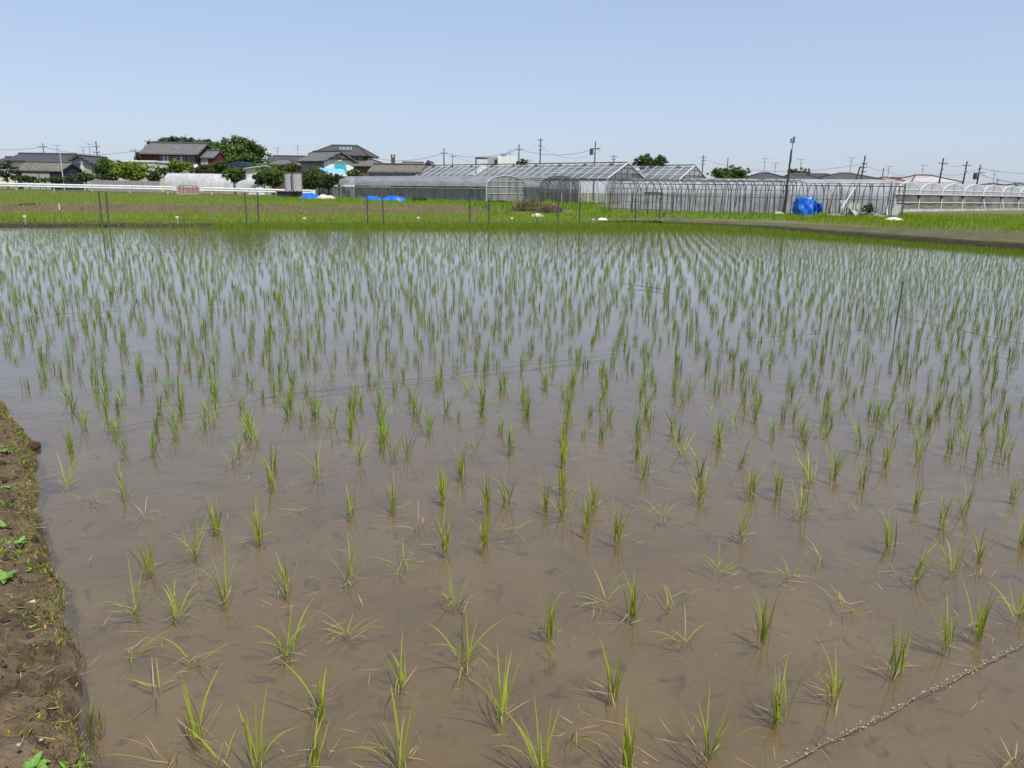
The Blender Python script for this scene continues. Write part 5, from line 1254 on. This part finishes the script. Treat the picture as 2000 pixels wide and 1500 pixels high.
# leaning antenna pole
q = P(1531, 415, 63.5); top = P(1546, 292, 63.5); tt = P(1549, 268, 63.5); t = thing('antenna_pole', 'tall dark leaning wooden pole carrying a flat panel antenna', 'pole', (q.x, 63.5, .05)); o_ = Vector((q.x, 63.5, .05))
m = MB(); m.tube([(0, 0, -.3), (top-o_)*.5, top-o_], .11, 8, .07); m.build('shaft', 'woodpole', t)
m = MB(); m.tube([(top-o_)+Vector((.06, 0, -1.0)), tt-o_], .03, 6); m.build('mast', 'frame', t)
m = MB(); e = tt-o_
for x_, hh in ((-.13, .36), (.10, .50)): m.box(e.x+x_-.045, e.x+x_+.045, -.05, .03, e.z-.45, e.z-.45+hh)
m.build('panel_antenna', 'pipe', t)
m = MB(); m.tube([(-.07, -.05, 0), (-.04, -.05, 1.2), (.03, -.06, 2.4)], .05, 6); m.build('cable_bundle', 'black', t)
def wire(a, b, s, lb, r=.028):
    m = MB(); m.tube(sag(a, b, s, 16), r, 4); o = m.build('power_line', 'wire'); tag(o, lb, 'power line', 'overhead power lines')
TL = {k: v for k, v in TOPS.items()}
wire(P(-80, 281, 150), TL['a'], .8, 'overhead wire entering from the left edge to the first pole'); wire(TL['a'], TL['c'], 1.0, 'overhead wire between the long house pole and the pole left of the red house')
wire(P(700, 301, 140), TL['d'], 1.2, 'overhead wire running left from the pole by the concrete building')
wire(TL['d'], TL['e'], 1.0, 'overhead wire crossing above the white concrete building'); wire(TL['e'], TL['g'], 1.0, 'overhead wire between the concrete building pole and the transformer pole')
wire(TL['f']+Vector((0, 0, -1)), TL['g']+Vector((0, 0, -.6)), 1.4, 'lower thin wire between the tall pole and the transformer pole', .018); wire(TL['d2'], TL['h2'], 1.2, 'faint distant wire behind the concrete building', .02)
wire(TL['i']+Vector((0, 0, -.4)), TL['k'], 1.6, 'long wire from the glasshouse pole to the braced pole', .02); wire(TL['k'], TL['l'], .4, 'short wire from the braced pole to the short dark pole', .02)
wire(TL['l'], TL['m']+Vector((0, 0, -1.6)), .8, 'wire passing behind the orange roof', .02); wire(TL['m']+Vector((0, 0, -1.6)), TL['o'], .5, 'wire from the crossarm pole to the rightmost tall pole', .022)
wire(TL['m'], TL['n'], .3, 'upper wire between the crossarm pole and the side arm pole', .018)
wire(TL['o'], P(2060, 335, 125), .5, 'upper wire leaving through the right edge', .024); wire(TL['o']+Vector((0, 0, -.9)), P(2060, 350, 125), .9, 'lower wire leaving through the right edge', .022); wire(TL['p'], P(2060, 356, 140), .3, 'lowest thin wire near the right edge above the maroon roof', .02)

# ================================================================== TREES
def foliage(n_clump, leaves, rx, ry, rz, cz, leaf, rng, flat=1.0, cone=0.0):
    c = rng.normal(0, 1, (n_clump, 3)); c /= np.linalg.norm(c, axis=1)[:, None]; c *= (rng.uniform(.25, 1, n_clump)**.45)[:, None]
    ph = rng.uniform(0, 6.28, 6); th = np.arctan2(c[:, 1], c[:, 0])
    lob = 1+.16*np.sin(2*th+3*c[:, 2]+ph[0])+.14*np.sin(3*th-5*c[:, 2]+ph[1])+.12*np.sin(7*c[:, 2]+5*th+ph[2]); c *= lob[:, None]
    c *= np.array([rx, ry, rz])*.92; c[:, 2] += cz
    if cone: c[:, :2] *= (1-cone*np.clip((c[:, 2]-cz)/rz*.5+.5, 0, 1))[:, None]
    cr = rng.uniform(.10, .32, n_clump)*min(rx, rz*1.2)
    idx = np.repeat(np.arange(n_clump), leaves); N = len(idx)
    o = rng.normal(0, .5, (N, 3))*cr[idx][:, None]; o[:, 2] *= .7*flat
    p = c[idx]+o
    nrm = rng.normal(0, 1, (N, 3)); nrm[:, 2] = np.abs(nrm[:, 2])+.3; nrm /= np.linalg.norm(nrm, axis=1)[:, None]
    ref = rng.normal(0, 1, (N, 3)); u = np.cross(nrm, ref); u /= np.linalg.norm(u, axis=1)[:, None]+1e-6; v = np.cross(nrm, u)
    s = leaf*rng.uniform(.6, 1.3, N)[:, None]
    V = np.stack([p-u*s*.5, p-v*s*.28, p+u*s*.5, p+v*s*.28], 1).reshape(-1, 3); Q = np.arange(N*4).reshape(-1, 4)
    return V, Q, c
def tree(name, label, px, ytop, ybot, wpx, Y, leafmat, seed, n_clump=60, leaves=60, leaf=.26, trunk=.25, cat='tree', crown=.72, ground=True, cone=0.0, flat=1.0, dep=1.0):
    rng = np.random.default_rng(seed); a = P(px, ytop, Y); z0 = float(T(a.x, Y)) if ground else P(px, ybot, Y).z; H_ = a.z-z0; wd = wpx/F*Y
    zc = P(px, ybot, Y).z-z0; ch = H_-max(zc, 0); t = thing(name, label, cat, (a.x, Y, z0))
    rz = ch*.5; cz = H_-rz
    V, Q, c = foliage(int(n_clump*1.9), leaves, wd*.47, wd*.45*dep, rz*.92, cz, leaf, rng, flat, cone)
    link('crown', np_mesh('crown', V, Q), leafmat, t)
    m = MB(); r = trunk; top = Vector((rng.normal(0, .1), rng.normal(0, .1), cz)); m.tube([(0, 0, -.2), top*.5+Vector((rng.normal(0, .1), 0, 0)), top], r, 7, r*.5)
    m.build('trunk', 'bark', t); m = MB()
    for k in range(7):
        q = c[rng.integers(0, len(c))]; s0 = top*float(rng.uniform(.4, .95)); m.tube([s0, s0.lerp(Vector(q), .5)+Vector((0, 0, .1)), Vector(q)], r*.38, 5, r*.1)
    m.build('limbs', 'bark', t); return t
tree('pine_tree', 'dark cloud-pruned pine at the left edge beside the navy barn', 8, 311, 352, 50, 112, 'leaf_pine', 1, 20, 120, .20, .14, crown=.9, flat=.5)
tree('round_shrub', 'clipped round green shrub left of the navy barn doors', 28, 340, 353, 20, 110, 'leaf_mid', 2, 26, 50, .16, .08, 'shrub')
tree('round_shrub', 'small clipped shrub before the navy barn doors', 88, 346, 356, 22, 108, 'leaf_mid', 3, 22, 40, .16, .08, 'shrub')
tree('garden_tree', 'loose dark green tree right of the cream gable house', 200, 306, 350, 44, 118, 'leaf_mid', 4, 50, 60, .24, .15)
tree('lime_tree', 'lime green bushy tree in front of the cream box building', 254, 312, 357, 74, 114, 'leaf_lime', 5, 80, 75, .26, .2)
tree('garden_shrub', 'low dark hedge shrub between the two garden trees on the left', 212, 338, 354, 60, 112, 'leaf_dark', 6, 36, 60, .2, .1, 'shrub')
tree('garden_shrub', 'sparse low shrub before the cream gable house', 140, 338, 356, 40, 112, 'leaf_dark', 66, 18, 40, .18, .08, 'shrub')
tree('lime_shrub', 'rounded lime green tree right in front of the red house', 349, 311, 338, 52, 124, 'leaf_lime', 7, 60, 70, .24, .15)
tree('forest_tree', 'dark rounded tree crown behind the red house roof', 333, 266, 312, 84, 185, 'leaf_dark', 8, 90, 60, .6, .4)
tree('forest_tree', 'dark tree crown between the red house and the big tree', 388, 268, 322, 72, 180, 'leaf_dark', 9, 80, 60, .6, .4)
tree('forest_tree', 'dark tree crown hugging the left side of the big tree', 420, 273, 332, 76, 176, 'leaf_dark', 10, 80, 60, .6, .4)
tree('forest_tree', 'dark tree left of the red house', 274, 294, 322, 24, 175, 'leaf_dark', 11, 30, 50, .45, .3)
tree('big_tree', 'tallest leafy green tree behind the blue barn', 466, 266, 330, 98, 145, 'leaf_mid', 12, 110, 80, .38, .4)
tree('garden_tree', 'lighter green tree below the big tree behind the blue barn', 480, 299, 326, 76, 138, 'leaf_mid', 13, 70, 60, .3, .2)
tree('garden_tree', 'dark bushy tree between the red house wing and the blue barn', 432, 313, 345, 46, 126, 'leaf_dark', 14, 50, 60, .26, .2)
tree('field_tree', 'small round tree with visible trunk in front of the milky tunnel', 457, 326, 356, 46, 105, 'leaf_mid', 15, 60, 70, .2, .12)
tree('hedge_bush', 'green bush mass right of the milky tunnel', 530, 324, 366, 66, 112, 'leaf_mid', 16, 80, 70, .24, .15, 'bush')
tree('hedge_bush', 'dark bush behind the tanks below the white workshop', 606, 334, 370, 50, 106, 'leaf_dark', 17, 70, 70, .22, .12, 'bush')
tree('hedge_bush', 'dark bush left of the grey film tunnel end', 638, 336, 370, 44, 108, 'leaf_dark', 18, 60, 70, .22, .12, 'bush')
tree('palm_shrub', 'spiky green shrub right of the tarp canopy', 693, 330, 348, 36, 114, 'leaf_mid', 19, 24, 50, .34, .1, 'shrub')
tree('garden_shrub', 'lime shrub peeking over the glasshouse roof left end', 843, 330, 347, 24, 122, 'leaf_lime', 20, 26, 50, .2, .1, 'shrub')
tree('round_tree', 'round dark green tree behind the second glasshouse roof', 1272, 302, 338, 64, 140, 'leaf_dark', 21, 90, 70, .3, .25)
tree('bushy_tree', 'bushy green tree right of the second glasshouse', 1425, 324, 360, 80, 118, 'leaf_mid', 22, 80, 70, .26, .2)
tree('dome_tree', 'olive dome shaped tree behind the leaning antenna pole', 1561, 329, 356, 54, 150, 'leaf_mid', 23, 60, 60, .32, .25)
tree('garden_tree', 'dark tree behind the right corner of the concrete building', 1018, 311, 330, 24, 160, 'leaf_dark', 24, 30, 50, .35, .2)
tree('garden_shrub', 'small green shrub before the grey house left of the tanks', 545, 322, 345, 40, 120, 'leaf_mid', 25, 40, 60, .24, .12, 'shrub')
tree('garden_shrub', 'low green shrub inside the right hoop frame', 1696, 398, 417, 24, 64, 'leaf_dark', 26, 24, 50, .12, .05, 'shrub')
tree('weed_bush', 'green weed mound before the grey film tunnel right of the blue tarps', 818, 384, 397, 40, 84, 'leaf_mid', 27, 30, 50, .14, .05, 'weed')
tree('weed_bush', 'green weed clump below the front arch of the grey film tunnel', 975, 391, 406, 50, 82, 'leaf_mid', 28, 40, 60, .14, .05, 'weed')
tree('weed_bush', 'bushy weed clump left of the brushwood heap', 925, 393, 404, 50, 82, 'leaf_lime', 29, 34, 50, .14, .05, 'weed')
for k, (px, yt, yb, w_, Y, mt, lb) in enumerate((
    (165, 336, 356, 40, 110, 'leaf_mid', 'low shrub under the short pale pole by the gable house'), (300, 334, 358, 30, 112, 'leaf_dark', 'dark shrub between the lime tree and the milky tunnel'),
    (395, 322, 342, 50, 119, 'leaf_dark', 'dark shrub below the red house wing'), (320, 326, 344, 40, 121, 'leaf_dark', 'dark shrub at the foot of the red house wall'),
    (515, 336, 362, 50, 109, 'leaf_dark', 'dark low bush beside the collapsed film heap'), (500, 318, 340, 50, 124, 'leaf_mid', 'green bush behind the small cream shed'),
    (565, 318, 345, 44, 122, 'leaf_dark', 'dark bush in front of the grey house'), (620, 326, 352, 40, 110, 'leaf_mid', 'leafy bush under the tarp canopy'),
    (660, 338, 362, 40, 110, 'leaf_dark', 'dark bush between the tarp canopy and the film tunnel'), (-20, 326, 356, 50, 112, 'leaf_dark', 'dark shrub cut by the left edge of the photo'),
    (55, 343, 357, 44, 113, 'leaf_dark', 'dark low shrub along the barn doors'), (110, 345, 357, 30, 112, 'leaf_dark', 'dark low shrub at the right corner of the navy barn'))):
    tree('garden_shrub', lb, px, yt, yb, w_, Y, mt, 60+k, 40, 60, .22, .08, 'shrub')
# block wall along the gardens
a = P(178, 358, 108.5); b = P(312, 361, 108.5); z0 = float(T(a.x, 108.5))-.2; h = P(245, 352.5, 108.5).z-z0
t = thing('block_wall', 'low grey block wall in front of the lime green tree', 'wall', (a.x, 108.5, z0)); Lw = b.x-a.x; nb = 12; rows = 3
bm_ = MB(); bm_.box(0, Lw/nb-.02, 0, .15, 0, h/rows-.02); bm_ = bm_.mesh('block'); bm_.materials.append(MAT['greywall'])
for r_ in range(rows):
    for k in range(nb):
        o = bpy.data.objects.new('block', bm_); COL.objects.link(o); o.parent = t; o.location = (k*Lw/nb, random.uniform(-.01, .01), r_*h/rows)
